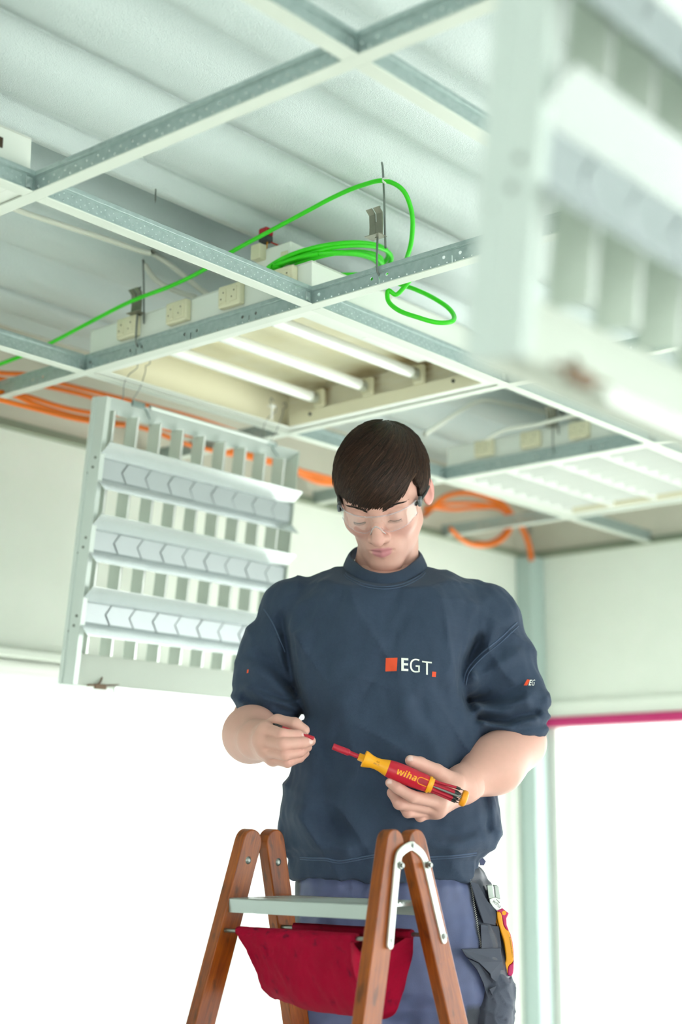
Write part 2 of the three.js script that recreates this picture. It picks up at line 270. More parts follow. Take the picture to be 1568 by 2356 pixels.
// ---------------------------------------------------------------- recessed luminaires
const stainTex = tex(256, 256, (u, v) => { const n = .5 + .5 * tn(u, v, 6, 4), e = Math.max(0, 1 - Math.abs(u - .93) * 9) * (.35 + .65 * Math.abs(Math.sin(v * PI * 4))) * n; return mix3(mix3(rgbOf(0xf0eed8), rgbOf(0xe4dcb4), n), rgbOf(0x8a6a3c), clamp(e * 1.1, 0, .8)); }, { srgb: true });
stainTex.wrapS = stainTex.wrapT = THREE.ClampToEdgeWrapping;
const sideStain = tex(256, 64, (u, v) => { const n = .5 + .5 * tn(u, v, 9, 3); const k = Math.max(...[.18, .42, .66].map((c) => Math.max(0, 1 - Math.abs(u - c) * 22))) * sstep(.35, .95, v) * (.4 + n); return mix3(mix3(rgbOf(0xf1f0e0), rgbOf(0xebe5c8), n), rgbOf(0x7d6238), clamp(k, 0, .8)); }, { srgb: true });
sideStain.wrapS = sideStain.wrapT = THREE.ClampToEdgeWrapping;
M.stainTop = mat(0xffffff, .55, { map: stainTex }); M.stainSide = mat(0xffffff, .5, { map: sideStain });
const LH = .088, LW = .612, TZ = [-.18, -.035, .11, .245];   // tubes, measured from the cell centre
function luminaire(u, v, label, open) {                       // cell u..u+1, v-1..v
  const cx = X0 + S * (u + .5), cz = Z0 - S * (v - .5), t = thing('recessed_luminaire', label, 'ceiling lamp', [cx, YG + .0025, cz], 0, 'recessed ceiling lamps');
  const h = LW / 2, k = .0012;
  const plane = (w, d) => new THREE.PlaneGeometry(w, d);
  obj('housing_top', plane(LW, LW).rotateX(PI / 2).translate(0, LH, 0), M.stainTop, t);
  obj('housing_cover', box(LW, .0015, LW, 0, LH + .002, 0), M.lumi, t);
  obj('end_wall', box(k, LH, LW, -h, LH / 2, 0), M.lumi, t);
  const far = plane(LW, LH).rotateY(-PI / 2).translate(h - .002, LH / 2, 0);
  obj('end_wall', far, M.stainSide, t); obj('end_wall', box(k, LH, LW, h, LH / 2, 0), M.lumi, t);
  obj('side_wall', box(LW, LH, k, 0, LH / 2, -h), M.cream, t); obj('side_wall', box(LW, LH, k, 0, LH / 2, h), M.lumi, t);
  const rim = []; for (const s of [-1, 1]) { rim.push(rbox(LW - .0605, .0016, .03, .0006, 0, .0012, s * (h - .015), 1), rbox(.03, .0016, LW, .0006, s * (h - .015), .0012, 0, 1)); }
  obj('rim', rim, M.lumi, t);
  obj('rim', [rbox(.002, .03, LW - .06, .0008, h - .03, .016, 0, 1)], M.cream, t);
  for (const z of TZ) {
    const so = obj('socket_cover', [rbox(.016, .044, .058, .004, -h - .008, .066, z), rbox(.003, .028, .018, .001, -h - .0165, .066, z - .015), rbox(.003, .028, .018, .001, -h - .0165, .066, z + .013)], M.socket, t);
    obj('contact_hole', [-.018, -.012, .01, .016].map((q, i) => cyl(.0018, .0018, .002, 8).rotateZ(PI / 2).translate(-h - .0176, .06 + (i % 2) * .012, z + q)), mat(0x8d8668, .7), so);
  }
  if (open) {
    for (const z of TZ.slice(0, 3)) {
      const tb = obj('lamp_tube', [cyl(.013, .013, .5, 20).rotateZ(PI / 2).translate(-.01, .05, z)], M.tube, t);
      for (const x of [.248, -.268]) obj('end_cap', cyl(.0132, .0132, .018, 20).rotateZ(PI / 2).translate(x, .05, z), M.bright, tb);
      for (const s of [-1, 1]) obj('lamp_holder', [rbox(.014, .042, .03, .004, s * (s > 0 ? .272 : .29), .052, z), cyl(.013, .013, .012, 16).rotateZ(PI / 2).translate(s * (s > 0 ? .272 : .29), .05, z)], M.socket, t);
    }
    obj('ballast', [rbox(.44, .036, .05, .003, -.03, .064, .195)], M.lumi, t);
    obj('ballast_label', box(.12, .0006, .03, .05, .0455, .195), M.white, t);
    for (const z of [-.21, .2]) obj('screw', cyl(.004, .004, .003, 10).rotateZ(PI / 2).translate(.274, .02, z), M.dark, t);
    obj('support_pin', [rod([.2, .03, -.262], [.2, -.0, -.262], .003), rbox(.014, .006, .014, .001, .2, .032, -.262, 1)], M.white, t);
    // two wire springs from which the louvre hangs
  }
  return t;
}
luminaire(1, 2, 'open recessed lamp with bare tubes and yellowed inside, above the hanging louvre', true);
luminaire(3, 2, 'closed recessed lamp with its white louvre in place, right of the head of the man', false);
{ const l = luminaire(-1, 2, 'closed recessed lamp cut by the left edge of the picture', false), q = onZ(0, 326, l.position.z + LW / 2 + .002); obj('rating_plate', box(.018, .016, .002, q.x - l.position.x - .004, q.y - l.position.y, LW / 2 + .0016), mat(0x4a3a2c, .6), l); }
{ const q = onY(358, 436, YS - .001), t = thing('loose_screw', 'single screw poking down through the roof sheet', 'screw', [q.x, YS - .022, q.z]); obj('shaft', rod([0, .022, 0], [0, 0, 0], .0016, 8, .0016), M.steel, t); obj('point', rod([0, 0, 0], [0, -.006, 0], .0016, 8, .0002), M.steel, t); }
luminaire(-1, -1, 'recessed lamp above the blurred near louvre, out of the picture', true);
{ // gear box and wiring on top of the open lamp
  const t = thing('junction_box', 'small white box under the green cable coil with taped wire ends', 'junction box', [X0 + S + .06, YG + .092, -1.82]);
  obj('box_body', rbox(.075, .062, .09, .004, 0, .032, 0), M.white, t);
  obj('tape', rbox(.079, .03, .018, .002, 0, .03, .03, 1), M.socket, t); obj('tape', rbox(.02, .03, .024, .002, -.045, .055, -.03, 1), M.socket, t);
  const c = thing('cable_connector', 'red and grey push-in connector on top of the white junction box', 'connector', [X0 + S + .045, YG + .2, -1.86]);
  obj('grip', rbox(.02, .015, .022, .003, 0, .0, 0), mat(0xb3202c, .5), c);
  obj('contact_block', rbox(.02, .013, .022, .003, 0, -.014, 0), mat(0x3b3f42, .5), c);
  obj('wire', tube([[.006, -.02, .008], [.02, -.032, .03], [.04, -.034, .05], [.06, -.03, .06]], .0016, 24, 6), mat(0xc42a22, .5), c);
  obj('wire', tube([[0, -.02, .004], [-.005, -.05, .005], [-.012, -.075, 0]], .0016, 24, 6), mat(0xd8952c, .5), c);
}
// ---------------------------------------------------------------- louvres
const LV = .60;
M.louvre = mat(0xd3dcd9, .3, { metalness: .25 }); M.lamella = mat(0xcbd5cb, .34, { metalness: .1 }); M.edge = mat(0xf2f6f4, .2, { metalness: .3 }); M.refl = mat(0xcfd5d6, .24, { metalness: .75 }); M.reflIn = mat(0xb0b7bb, .34, { metalness: .6 }); M.rust = mat(0x7d6552, .7);
function louvre(label, category = 'lamp louvre', group) {   // x 0..LV to the right, y 0..-LV down, +z the reflector side
  const t = new THREE.Group(); t.name = numbered('lamp_louvre'); scene.add(t); tag(t, label, category, group);
  const D = .044;
  // side channels
  const ch = (pts) => extrude(pts, LV).rotateX(PI / 2);   // profile in x,z swept down y
  const side = obj('side_channel', [boxUV(ch([[0, -D / 2], [0, D / 2], [.012, D / 2], [.012, D / 2 - .0012], [.0014, D / 2 - .0012], [.0014, -D / 2], [0, -D / 2]]), 3), boxUV(boxB(-.0025, 0, -LV, 0, -D / 2 - .001, -D / 2 + .01), 3)], M.louvre, t);
  const pos = [-.15, -.318, -.48];
  obj('rivet', pos.flatMap((y) => [[y - .012, -.014], [y + .012, -.017], [y, .003], [y + .02, .008]].map(([a, z]) => cyl(.003, .003, .002, 8).rotateZ(PI / 2).translate(-.0009, a, z))), M.steel, side).userData.kind = 'stuff';
  obj('side_channel', boxB(LV - .0014, LV, -LV, 0, -D / 2, D / 2), M.lamella, t);
  // top and bottom channels: sloping trays with a bright lip
  const mk = (pts) => { const g = extrude(pts.map(([z, y]) => [-z, y]), LV - .004); return g.rotateY(PI / 2).translate(.002, 0, 0); };   // profile in z,y swept along x
  obj('top_channel', [boxUV(mk([[D / 2, 0], [D / 2, -.0012], [-D / 2, -.024], [-D / 2, -.0228]]), 3), boxUV(mk([[-D / 2, -.024], [-D / 2 - .001, -.024], [-D / 2 - .001, -.002], [-D / 2, -.002]]), 3), rod([.12, .001, D / 2], [LV - .09, .001, D / 2], .0055, 12)], M.louvre, t);
  M.tray = M.tray ?? mat(0xe6ebe2, .35);
  obj('bottom_channel', [boxUV(mk([[D / 2, -LV], [D / 2, -LV + .0012], [-D / 2, -LV + .066], [-D / 2, -LV + .0648]]), 3), boxUV(mk([[-D / 2, -LV], [-D / 2 - .001, -LV], [-D / 2 - .001, -LV + .066], [-D / 2, -LV + .066]]), 3)], M.tray, t);
  obj('bottom_lip', rbox(LV - .16, .012, .005, .0015, LV / 2 + .03, -LV, D / 2, 1), M.edge, t);
  obj('spring_clip', [tube([[.035, -LV + .002, D / 2 + .003], [.06, -LV + .006, D / 2 + .004], [.085, -LV + .02, D / 2 - .014], [.1, -LV + .035, -D / 2 + .004]], .0022, 30, 6), rbox(.03, .011, .008, .002, .07, -LV + .002, D / 2 + .002, 1), tube([[.09, -LV + .006, D / 2], [.15, -LV + .012, D / 2 - .012], [.19, -LV + .02, D / 2 - .024]], .0016, 20, 6)], M.rust, t, 'rusty spring clip');
  obj('spring_clip', [tube([[.1, .002, D / 2], [.12, -.008, D / 2 - .008], [.14, -.018, D / 2 - .02]], .0022, 20, 6), rbox(.035, .013, .006, .002, .085, 0, D / 2 + .002, 1), rbox(.03, .012, .006, .002, LV - .1, 0, D / 2 + .002, 1), tube([[LV - .1, .002, D / 2], [LV - .08, -.01, D / 2 - .01], [LV - .05, -.02, D / 2 - .02]], .0022, 20, 6)], M.galvDark, t);
  // lamellae: upright blades, each a body with two bright rolled edges
  for (let i = 0; i < 9; i++) {
    const x = .036 + i * .066;
    const b = obj('lamella', extrude([[0, -.03], [.0012, -.03], [.0018, -.01], [.0012, .007], [0, .007], [-.0006, -.01]], LV - .088).rotateX(PI / 2).translate(x, -.022, 0), M.lamella, t);
    obj('blade_edge', [boxB(x - .001, x + .0045, -LV + .066, -.022, .007, .0085), boxB(x + .0038, x + .0046, -LV + .066, -.022, .002, .0085)], M.edge, b);
  }
  // three trough reflectors with notched segments
  for (const y of [-.15, -.3, -.45]) {
    const w = .052, r = obj('reflector', [mk([[.046, y + w], [.046, y + w - .0012], [.014, y + .021], [.014, y + .0222]]), mk([[.046, y - w + .004], [.046, y - w + .0052], [.014, y - .021], [.014, y - .0222]])], M.refl, t);
    const floor = obj('trough_floor', mk([[.011, y - .022], [.011, y + .022], [.012, y + .022], [.012, y - .022]]), M.galvDark, r);
    for (let i = 0; i < 9; i++) {
      const a = .004 + i * .066 + (i ? -.0 : 0), b = Math.min(LV - .004, a + .0635);
      // ([a + (i ? n : 0), y - .020], [b + (i < 8 ? n * .0 : 0), y - .020]); if (i < 8) sh.push([b + .0 - n * .0, y - .008], [b - n * .0 + .0, y - .008]); sh.push([b, y + .020], [a + (i ? n : 0), y + .020]); if (i) sh.push([a, y]);
      const pts = i < 8 ? [[a + (i ? .014 : 0), y - .0205], [b + .014, y - .0205], [b, y], [b + .014, y + .0205], [a + (i ? .014 : 0), y + .0205], ...(i ? [[a, y]] : [])] : [[a + .014, y - .0205], [LV - .004, y - .0205], [LV - .004, y + .0205], [a + .014, y + .0205], [a, y]];
      obj('reflector_segment', extrude(pts, .0015, .0012).translate(0, 0, .0125 + (i % 2) * .0006), M.reflIn, r);
    }
  }
  return t;
}
const tilt = Math.atan2(.07, .59);
function hang(l, x, y, z) { l.position.set(x, y, z); l.rotation.set(tilt, 0, 0); }
const lv1 = louvre('slatted lamp louvre hanging on wires behind the man, under the open lamp', 'lamp louvre', 'removed lamp louvres');
hang(lv1, 1.962, 2.458, -2.33);
const lv2 = lv1.clone(); lv2.name = numbered('lamp_louvre'); scene.add(lv2); lv2.userData = { ...lv1.userData, label: 'strongly blurred lamp louvre hanging close to the camera at upper right' };
hang(lv2, .80, 2.478, -.475);
function fitted(u, label) {                          // louvre in place: white blades that widen upwards, seen from below
  const t = thing('fitted_louvre', label, 'lamp louvre', [X0 + S * (u + .5), YG + .004, Z0 - S * 1.5], 0, 'fitted lamp louvres'), W = .56, w = mat(0xf0f4f1, .3);
  const blade = (L) => extrude([[-.0012, 0], [.0012, 0], [.005, .016], [.013, .038], [-.013, .038], [-.005, .016]], L, .0004).translate(0, 0, -L / 2);
  for (let i = 0; i <= 4; i++) obj('long_blade', blade(W).rotateY(PI / 2).translate(0, 0, lerp(-W / 2, W / 2, i / 4)), w, t);
  for (let i = 0; i <= 9; i++) obj('cross_blade', blade(W).translate(lerp(-W / 2, W / 2, i / 9), .003, 0), w, t);
  obj('border', [boxB(-.3, .3, 0, .04, -.3, -.296), boxB(-.3, .3, 0, .04, .296, .3), boxB(-.3, -.296, 0, .04, -.296, .296), boxB(.296, .3, 0, .04, -.296, .296)], w, t);
}
fitted(3, 'white louvre fitted flat in the closed lamp right of the man'); fitted(-1, 'white louvre fitted flat in the lamp at the left edge');
function hangWires(label, x, z, y1, y0, zb) {
  const t = thing('spring_wire', label, 'wire', [x, y1, z], 0, 'spring wires holding louvres');
  const dz = zb - z, H = y0 - y1;
  for (const s of [-1, 1]) obj('wire', tube([[s * .016, .018, 0], [s * .024, .024, 0], [s * .028, .016, 0], [s * .02, .008, 0], [s * .012, .004, .004], [s * .012, -.006, .004], [s * .02, -.02, dz * .3], [s * .022, H * .5, dz * .6], [s * .014, H * .85, dz * .9], [s * .016, H, dz], [s * .004, H - .002, dz]], .0011, 80, 6), M.steel, t);
  return t;
}
hangWires('pair of thin spring wires at the left end of the hanging louvre', 2.03, -2.286, YG + .034, 2.455, -2.325);
hangWires('pair of thin spring wires at the right end of the hanging louvre', 2.46, -2.286, YG + .034, 2.455, -2.325);
hangWires('pair of spring wires holding the blurred near louvre', .85, -.44, YG + .02, 2.465, -.465);
// ---------------------------------------------------------------- cables above the grid
function cable(name, label, pts, r, m, seg, group, cat = 'cable') { const o = obj(name, tube(pts, r, seg || pts.length * 14, 10), m); tag(o, label, cat, group); return o; }
{
  const P = [];
  for (const [x, y, X] of [[-120, 885, 1.86], [0, 838, 1.87], [60, 815, 1.875], [115, 790, 1.88], [200, 745, 1.885], [300, 694, 1.893], [400, 655, 1.9], [470, 620, 1.9], [530, 581, 1.9], [620, 532, 1.9], [700, 489, 1.9], [770, 452, 1.9], [830, 427, 1.9], [886, 416, 1.903], [925, 436, 1.92], [946, 485, 1.95], [948, 535, 1.97], [940, 580, 1.985]]) P.push(onX(x, y, X));
  for (const [x, y, Y] of [[900, 625, YG + .1], [800, 632, YG + .098], [690, 630, YG + .096], [625, 612, YG + .1]]) P.push(onY(x, y, Y));
  cable('green_cable', 'bright green cable arching from the left edge over the wire hangers', P, .0042, M.green, 260);
}
{ // coil: several turns lying on the lamp
  const c = onY(750, 634, YG + .112), pts = [], N = 150;
  for (let i = 0; i <= N; i++) { const a = i / N * 2 * PI * 5.5 + 2.6, k = i / N, rr = .105 + .012 * Math.sin(a * .37 + 1) ; pts.push(V(c.x + Math.cos(a) * rr, c.y + .012 * Math.sin(k * 17) + .02 * Math.sin(a) * .5 + k * .012 + .01 * Math.cos(a), c.z + Math.sin(a) * rr * 1.12)); }
  const e = pts[pts.length - 1];
  cable('green_cable_coil', 'coil of bright green cable lying on the white junction box', pts, .0042, M.green, 700, undefined, 'cable coil');
}
{
  const P = [[955, 628, 1.99], [930, 660, 1.985], [910, 678, 1.98], [893, 668, 1.97], [892, 690, 1.97], [915, 713, 1.97], [960, 730, 1.98], [1005, 742, 2.0], [1035, 741, 2.02], [1044, 728, 2.05], [1030, 708, 2.06], [990, 682, 2.06], [950, 664, 2.05], [915, 652, 2.04], [900, 640, 2.03]].map(([x, y, X]) => onX(x, y, X));
  cable('green_cable_loop', 'loose loop of bright green cable dangling right of the nearest crossing', P, .0042, M.green, 180);
  const cl = obj('cable_tie', tube([onX(880, 413, 1.9), onX(889, 410, 1.9), onX(893, 417, 1.91), onX(884, 420, 1.9)], .002, 20, 6, true), M.white); tag(cl, 'small white cable tie at the top of the green cable arch', 'cable tie');
}
// orange cables along the left wall
const orange = [
  [[[-60, 846], [0, 858], [60, 862], [130, 880], [230, 905], [330, 930], [460, 965], [560, 1000]], -2.66, 'upper straight orange cable above the left wall'],
  [[[-60, 862], [0, 872], [100, 888], [190, 908], [260, 930], [360, 975], [470, 1000], [600, 1050]], -2.64, 'second straight orange cable above the left wall'],
  [[[-60, 900], [0, 905], [60, 912], [140, 936], [210, 950], [300, 956], [390, 990], [480, 1010]], -2.62, 'orange cable sagging behind the top of the hanging louvre'],
  [[[-60, 898], [20, 906], [80, 930], [160, 955], [230, 968], [330, 985], [430, 1022], [520, 1040]], -2.6, 'thin orange cable crossing the sagging bundle'],
  [[[-60, 905], [0, 920], [90, 943], [180, 965], [250, 975], [330, 985], [440, 1025], [560, 1050], [660, 1075], [760, 1100]], -2.57, 'lowest orange cable above the left wall'],
];
orange.forEach(([p, Z, l]) => cable('orange_cable', l, p.map(([x, y]) => onZ(x, y, Z)), .0055, M.orange, 140, 'orange cables along the left wall'));
cable('orange_cable', 'orange cable behind the right end of the hanging louvre', [[500, 1035], [560, 1046], [620, 1056], [680, 1082], [730, 1105], [790, 1112], [850, 1130]].map(([x, y]) => onZ(x, y, -2.63)), .011, M.orange, 80, 'orange cables along the left wall');
// coil right of the head and its drop into the corner post
[[[[985, 1180], [1010, 1150], [1060, 1133], [1110, 1140], [1160, 1160], [1180, 1190], [1170, 1225], [1140, 1250], [1100, 1255], [1060, 1240], [1035, 1215]], 'largest turn of the orange cable coil right of the head'],
  [[[975, 1170], [1020, 1160], [1080, 1158], [1130, 1164], [1172, 1182], [1172, 1210], [1150, 1240], [1115, 1256], [1075, 1250], [1045, 1226]], 'inner turn of the orange cable coil right of the head'],
  [[[985, 1165], [1040, 1172], [1100, 1168], [1150, 1172], [1172, 1195], [1160, 1225], [1128, 1247], [1090, 1250]], 'innermost turn of the orange cable coil right of the head']].forEach(([p, l], i) => cable('orange_cable', l, p.map(([x, y]) => onZ(x, y, -2.55 - .02 * i)), .0058, M.orange, 160, 'orange cable coil'));
cable('orange_cable', 'thick orange cable dropping into the corner post', [[975, 1185], [1030, 1140], [1100, 1138], [1165, 1175], [1200, 1215], [1215, 1250], [1222, 1290]].map(([x, y]) => onZ(x, y, -2.735)), .009, M.orange, 120, 'orange cable coil');
// white cables
cable('white_cable', 'white cable running along the roof sheet at left', [[-60, 440], [40, 483], [150, 520], [250, 552], [325, 578], [345, 583]].map(([x, y]) => onY(x, y, YS - .012)), .0055, M.cableWhite, 80, 'white cables above the grid');
cable('white_cable', 'looped white cable hanging behind the left wire hanger', [...[[352, 580], [328, 586], [335, 612], [360, 645], [400, 668], [450, 684]].map(([x, y], i) => onX(x, y, 1.965 + i * .01))], .0055, M.cableWhite, 80, 'white cables above the grid');
cable('white_cable', 'straight white cable beside the looped one', [[350, 582], [385, 605], [430, 640], [470, 672], [520, 700]].map(([x, y], i) => onX(x, y, 1.98 + i * .02)), .0055, M.cableWhite, 60, 'white cables above the grid');
cable('white_cable', 'thick white conduit lying across the green coil', [[635, 574], [680, 592], [730, 615], [790, 640], [860, 668], [900, 684]].map(([x, y], i) => onX(x, y, 2.0 + i * .03)), .007, M.cableWhite, 60, 'white cables above the grid');
cable('white_cable', 'pale cable stretched above the empty cell behind the man', [[975, 1000], [1050, 950], [1105, 922], [1180, 932], [1260, 950], [1330, 968]].map(([x, y]) => onZ(x, y, -2.2)), .006, M.cableWhite, 60, 'white cables above the grid');
cable('white_cable', 'thin pale cable rising to the sockets of the closed lamp', [[1120, 1010], [1160, 990], [1240, 975], [1310, 958], [1360, 950]].map(([x, y]) => onX(x, y, 3.1)), .005, M.cableWhite, 60, 'white cables above the grid');
// ---------------------------------------------------------------- the man: one body mesh, hair and clothes as its children
const person = thing('person', 'young man in dark blue sweatshirt and clear safety glasses standing on the wooden ladder', 'person', [FWD.x * STAND, 0, FWD.z * STAND], YAW);
const A3 = (p) => at(p[0], p[1], p[2]);
const PX = .000771;
// ---- head frame
const HE = new THREE.Euler(.66, -.21, .03, 'YXZ'), HR = new THREE.Matrix4().makeRotationFromEuler(HE);
const eyeMid = at(866, 1184, .095), HC = eyeMid.clone().sub(V(0, 0, .08).applyMatrix4(HR));
const HM = HR.clone().setPosition(HC), HI = HM.clone().invert(), he = HI.elements;
const toHead = (x, y, z) => [he[0] * x + he[4] * y + he[8] * z + he[12], he[1] * x + he[5] * y + he[9] * z + he[13], he[2] * x + he[6] * y + he[10] * z + he[14]];
const inHead = (x, y, z) => V(x, y, z).applyMatrix4(HM);
function headSDF(x, y, z) {
  const ax = Math.abs(x), a = { x: 0, y: 0, z: 0 };
  let d = ell(x, y, z, 0, .036, -.014, .0735, .082, .097);
  d = smin(d, ell(x, y, z, 0, -.018, .022, .0585, .085, .064), .035);
  d = smin(d, cap(ax, y, z, { x: .0445, y: -.055, z: -.004 }, { x: .014, y: -.1, z: .066 }, .017, .0165), .032);
  d = smin(d, sph(x, y, z, [0, -.1, .073], .0165), .02);
  d = smin(d, sph(ax, y, z, [.0425, -.022, .053], .0205), .026);
  d = smin(d, cap(ax, y, z, { x: .0, y: .017, z: .079 }, { x: .043, y: .02, z: .066 }, .0105, .009), .016);
  d = smax(d, -sph(ax, y, z, [.0315, -.003, .0985], .0165), .014);
  d = smin(d, sph(ax, y, z, [.0315, -.005, .071], .0142), .005);
  // nose
  d = smin(d, cap(x, y, z, { x: 0, y: .008, z: .082 }, { x: 0, y: -.036, z: .1035 }, .0075, .0095), .012);
  d = smin(d, sph(x, y, z, [0, -.0385, .1045], .0105), .008);
  d = smin(d, sph(ax, y, z, [.0125, -.0415, .0925], .0085), .007);
  d = smax(d, -sph(ax, y, z, [.0065, -.0505, .0985], .0038), .004);
  // mouth
  d = smin(d, ell(x, y, z, 0, -.066, .066, .03, .024, .025), .014);
  d = smin(d, cap(ax, y, z, { x: 0, y: -.0635, z: .0885 }, { x: .0185, y: -.067, z: .0795 }, .0052, .0025), .005);
  d = smin(d, cap(ax, y, z, { x: 0, y: -.0735, z: .0865 }, { x: .016, y: -.0705, z: .08 }, .0062, .003), .005);
  d = smax(d, -cap(ax, y, z, { x: 0, y: -.0683, z: .0955 }, { x: .021, y: -.0688, z: .0835 }, .0022, .001), .004);
  // ears
  const ux = ax - .0785, uz = z + .018, eu = ux * .84 + uz * .54, ew = -ux * .54 + uz * .84;
  let e = ell(eu, y, ew, 0, -.006, 0, .0055, .0275, .016);
  e = smax(e, -ell(eu, y, ew, .0058, -.004, .003, .0048, .0195, .0105), .004); e = smin(e, cap(eu, y, ew, { x: .001, y: .008, z: -.004 }, { x: .001, y: -.014, z: -.006 }, .0035, .003), .004);
  d = smin(d, e, .006);
  return d;
}
const neckA = inHead(0, -.055, -.03), neckB = at(888, 1335, -.05), neckC = at(888, 1420, -.03);
function neckSDF(x, y, z) { return smin(cap(x, y, z, neckA, neckB, .052, .059), cap(x, y, z, neckB, neckC, .059, .085), .02); }
const skinA = [.66, .365, .3], lip = [.56, .2, .24], blush = [.72, .36, .32];
const skinCol = (x, y, z) => { const n = noise3(x * 60, y * 60, z * 60) * .5 + noise3(x * 210, y * 210, z * 210) * .5, k = 1 + .035 * n; return [skinA[0] * k, skinA[1] * k * (1 - .02 * n), skinA[2] * k]; };
function headCol(x, y, z) {
  const [hx, hy, hz] = toHead(x, y, z); let c = skinCol(x, y, z);
  const up = Math.hypot(hx / .0205, (hy + .0645 + Math.abs(hx) * .1) / .0052), lo = Math.hypot(hx / .0185, (hy + .0735 - Math.abs(hx) * .12) / .0062);
  const l = hz > .06 ? 1 - sstep(.8, 1.1, Math.min(up, lo)) : 0; c = mix3(c, lip, l * .85);
  const b = Math.exp(-(((Math.abs(hx) - .043) / .02) ** 2 + ((hy + .03) / .02) ** 2)) + Math.exp(-((hx / .014) ** 2 + ((hy + .036) / .012) ** 2)); c = mix3(c, blush, clamp(b, 0, 1) * .45 * (hz > .03 ? 1 : 0));
  if (Math.abs(hx) > .073 && hz < .02) c = mix3(c, [.72, .27, .25], .6);
  return c;
}
const headGeo = meshSDF((x, y, z) => { const [a, b, c] = toHead(x, y, z); return smin(headSDF(a, b, c), neckSDF(x, y, z), .018); }, [HC.x - .13, HC.y - .215, HC.z - .17], [HC.x + .13, HC.y + .15, HC.z + .14], .0024, { color: headCol });

// ---- hands: finger chains closed round what they hold
const F = (list) => list.map(A3);
const hr = {                                         // hand with the bit, at the left of the picture
  index: F([[610, 1678, .222], [648, 1690, .25], [683, 1692, .238], [700, 1697, .226]]), middle: F([[603, 1703, .222], [652, 1712, .258], [695, 1709, .243], [715, 1705, .226]]),
  ring: F([[609, 1726, .218], [656, 1736, .25], [690, 1729, .228], [707, 1719, .212]]), pinky: F([[627, 1745, .208], [661, 1754, .234], [689, 1743, .214], [702, 1733, .2]]),
  thumb: F([[606, 1682, .175], [638, 1661, .2], [678, 1667, .216], [699, 1680, .217]]), wrist: at(590, 1702, .155), heel: at(622, 1714, .18),
};
const hl = {                                         // hand round the screwdriver
  index: F([[1012, 1846, .165], [948, 1833, .207], [913, 1813, .213], [897, 1801, .21]]), middle: F([[1006, 1860, .15], [918, 1848, .19], [903, 1824, .176], [921, 1806, .162]]),
  ring: F([[1000, 1866, .135], [938, 1868, .172], [921, 1846, .152], [938, 1826, .142]]), pinky: F([[1004, 1864, .12], [966, 1879, .148], [948, 1862, .13], [958, 1842, .122]]),
  thumb: F([[1046, 1800, .14], [1004, 1775, .158], [966, 1757, .172], [944, 1750, .186]]), wrist: at(1062, 1806, .1), heel: at(1020, 1822, .135),
};
// ---- arms, trunk and legs
const armR = F([[668, 1412, -.03], [618, 1530, -.045], [584, 1668, -.045], [578, 1690, .06], [590, 1702, .155]]), armRr = [.036, .036, .038, .0415, .0275];
const armL = F([[1126, 1436, -.03], [1165, 1560, -.04], [1192, 1708, -.015], [1138, 1760, .05], [1064, 1805, .1]]), armLr = [.036, .036, .044, .0425, .028];
const foreR = [armR.slice(2), [.044, .043, .0285]], foreL = [armL.slice(2), [.05, .0445, .0295]];
for (const [h, f] of [[hr, foreR], [hl, foreL]]) h.arm = (x, y, z) => chain(x, y, z, ...f, .03) + .003 * sstep(.022, .05, Math.hypot(x - h.wrist.x, y - h.wrist.y, z - h.wrist.z));
const fr = { index: [.0112, .0098, .0088, .0078], middle: [.0115, .0102, .009, .0078], ring: [.011, .0096, .0086, .0075], pinky: [.0098, .0084, .0076, .0066], thumb: [.0145, .0122, .0108, .0092] };
function handSDF(h, x, y, z) {
  let p = cap(x, y, z, h.wrist, h.heel, .027, .024);
  for (const k of ['index', 'middle', 'ring', 'pinky']) p = smin(p, cap(x, y, z, h.wrist, h[k][0], .02, .0125), .012);
  p = smin(p, cap(x, y, z, h.heel, h.middle[0], .02, .014), .014);
  p = smin(p, cap(x, y, z, h.wrist, h.thumb[0], .02, .0155), .016);
  let f = 1; for (const k of ['index', 'middle', 'ring', 'pinky']) f = smin(f, chain(x, y, z, h[k], fr[k], .003), .0022);
  const t = chain(x, y, z, h.thumb, fr.thumb, .004);
  return smin(smin(p, f, .007), t, .005);
}
function handCol(h, nails) {
  return (x, y, z, nx, ny, nz) => {
    let c = skinCol(x, y, z), k = 0;
    for (const q of ['index', 'middle', 'ring', 'pinky']) for (const i of [1, 2]) k = Math.max(k, Math.exp(-((Math.hypot(x - h[q][i].x, y - h[q][i].y, z - h[q][i].z - .006) / .009) ** 2)));
    c = mix3(c, [.7, .33, .29], k * .4);
    for (const [n, r] of nails) if (Math.hypot(x - n.x, y - n.y, (z - n.z) * .7) < r) c = [.8, .56, .52];
    return c;
  };
}
const bounds = (h) => { const p = Object.values(h).flat().filter((v) => v.isVector3); const lo = [9, 9, 9], hi = [-9, -9, -9]; for (const v of p) ['x', 'y', 'z'].forEach((k, i) => { lo[i] = Math.min(lo[i], v[k] - .035); hi[i] = Math.max(hi[i], v[k] + .035); }); return [lo, hi]; };
const handGeo = [[hr, [[at(692, 1692, .236), .0055], [at(712, 1706, .236), .005]]], [hl, [[at(895, 1797, .219), .005], [at(943, 1746, .19), .0055]]]].map(([h, n]) => { const [lo, hi] = bounds(h); return meshSDF((x, y, z) => smin(handSDF(h, x, y, z), h.arm(x, y, z), .02), lo, hi, .0022, { color: handCol(h, n) }); });

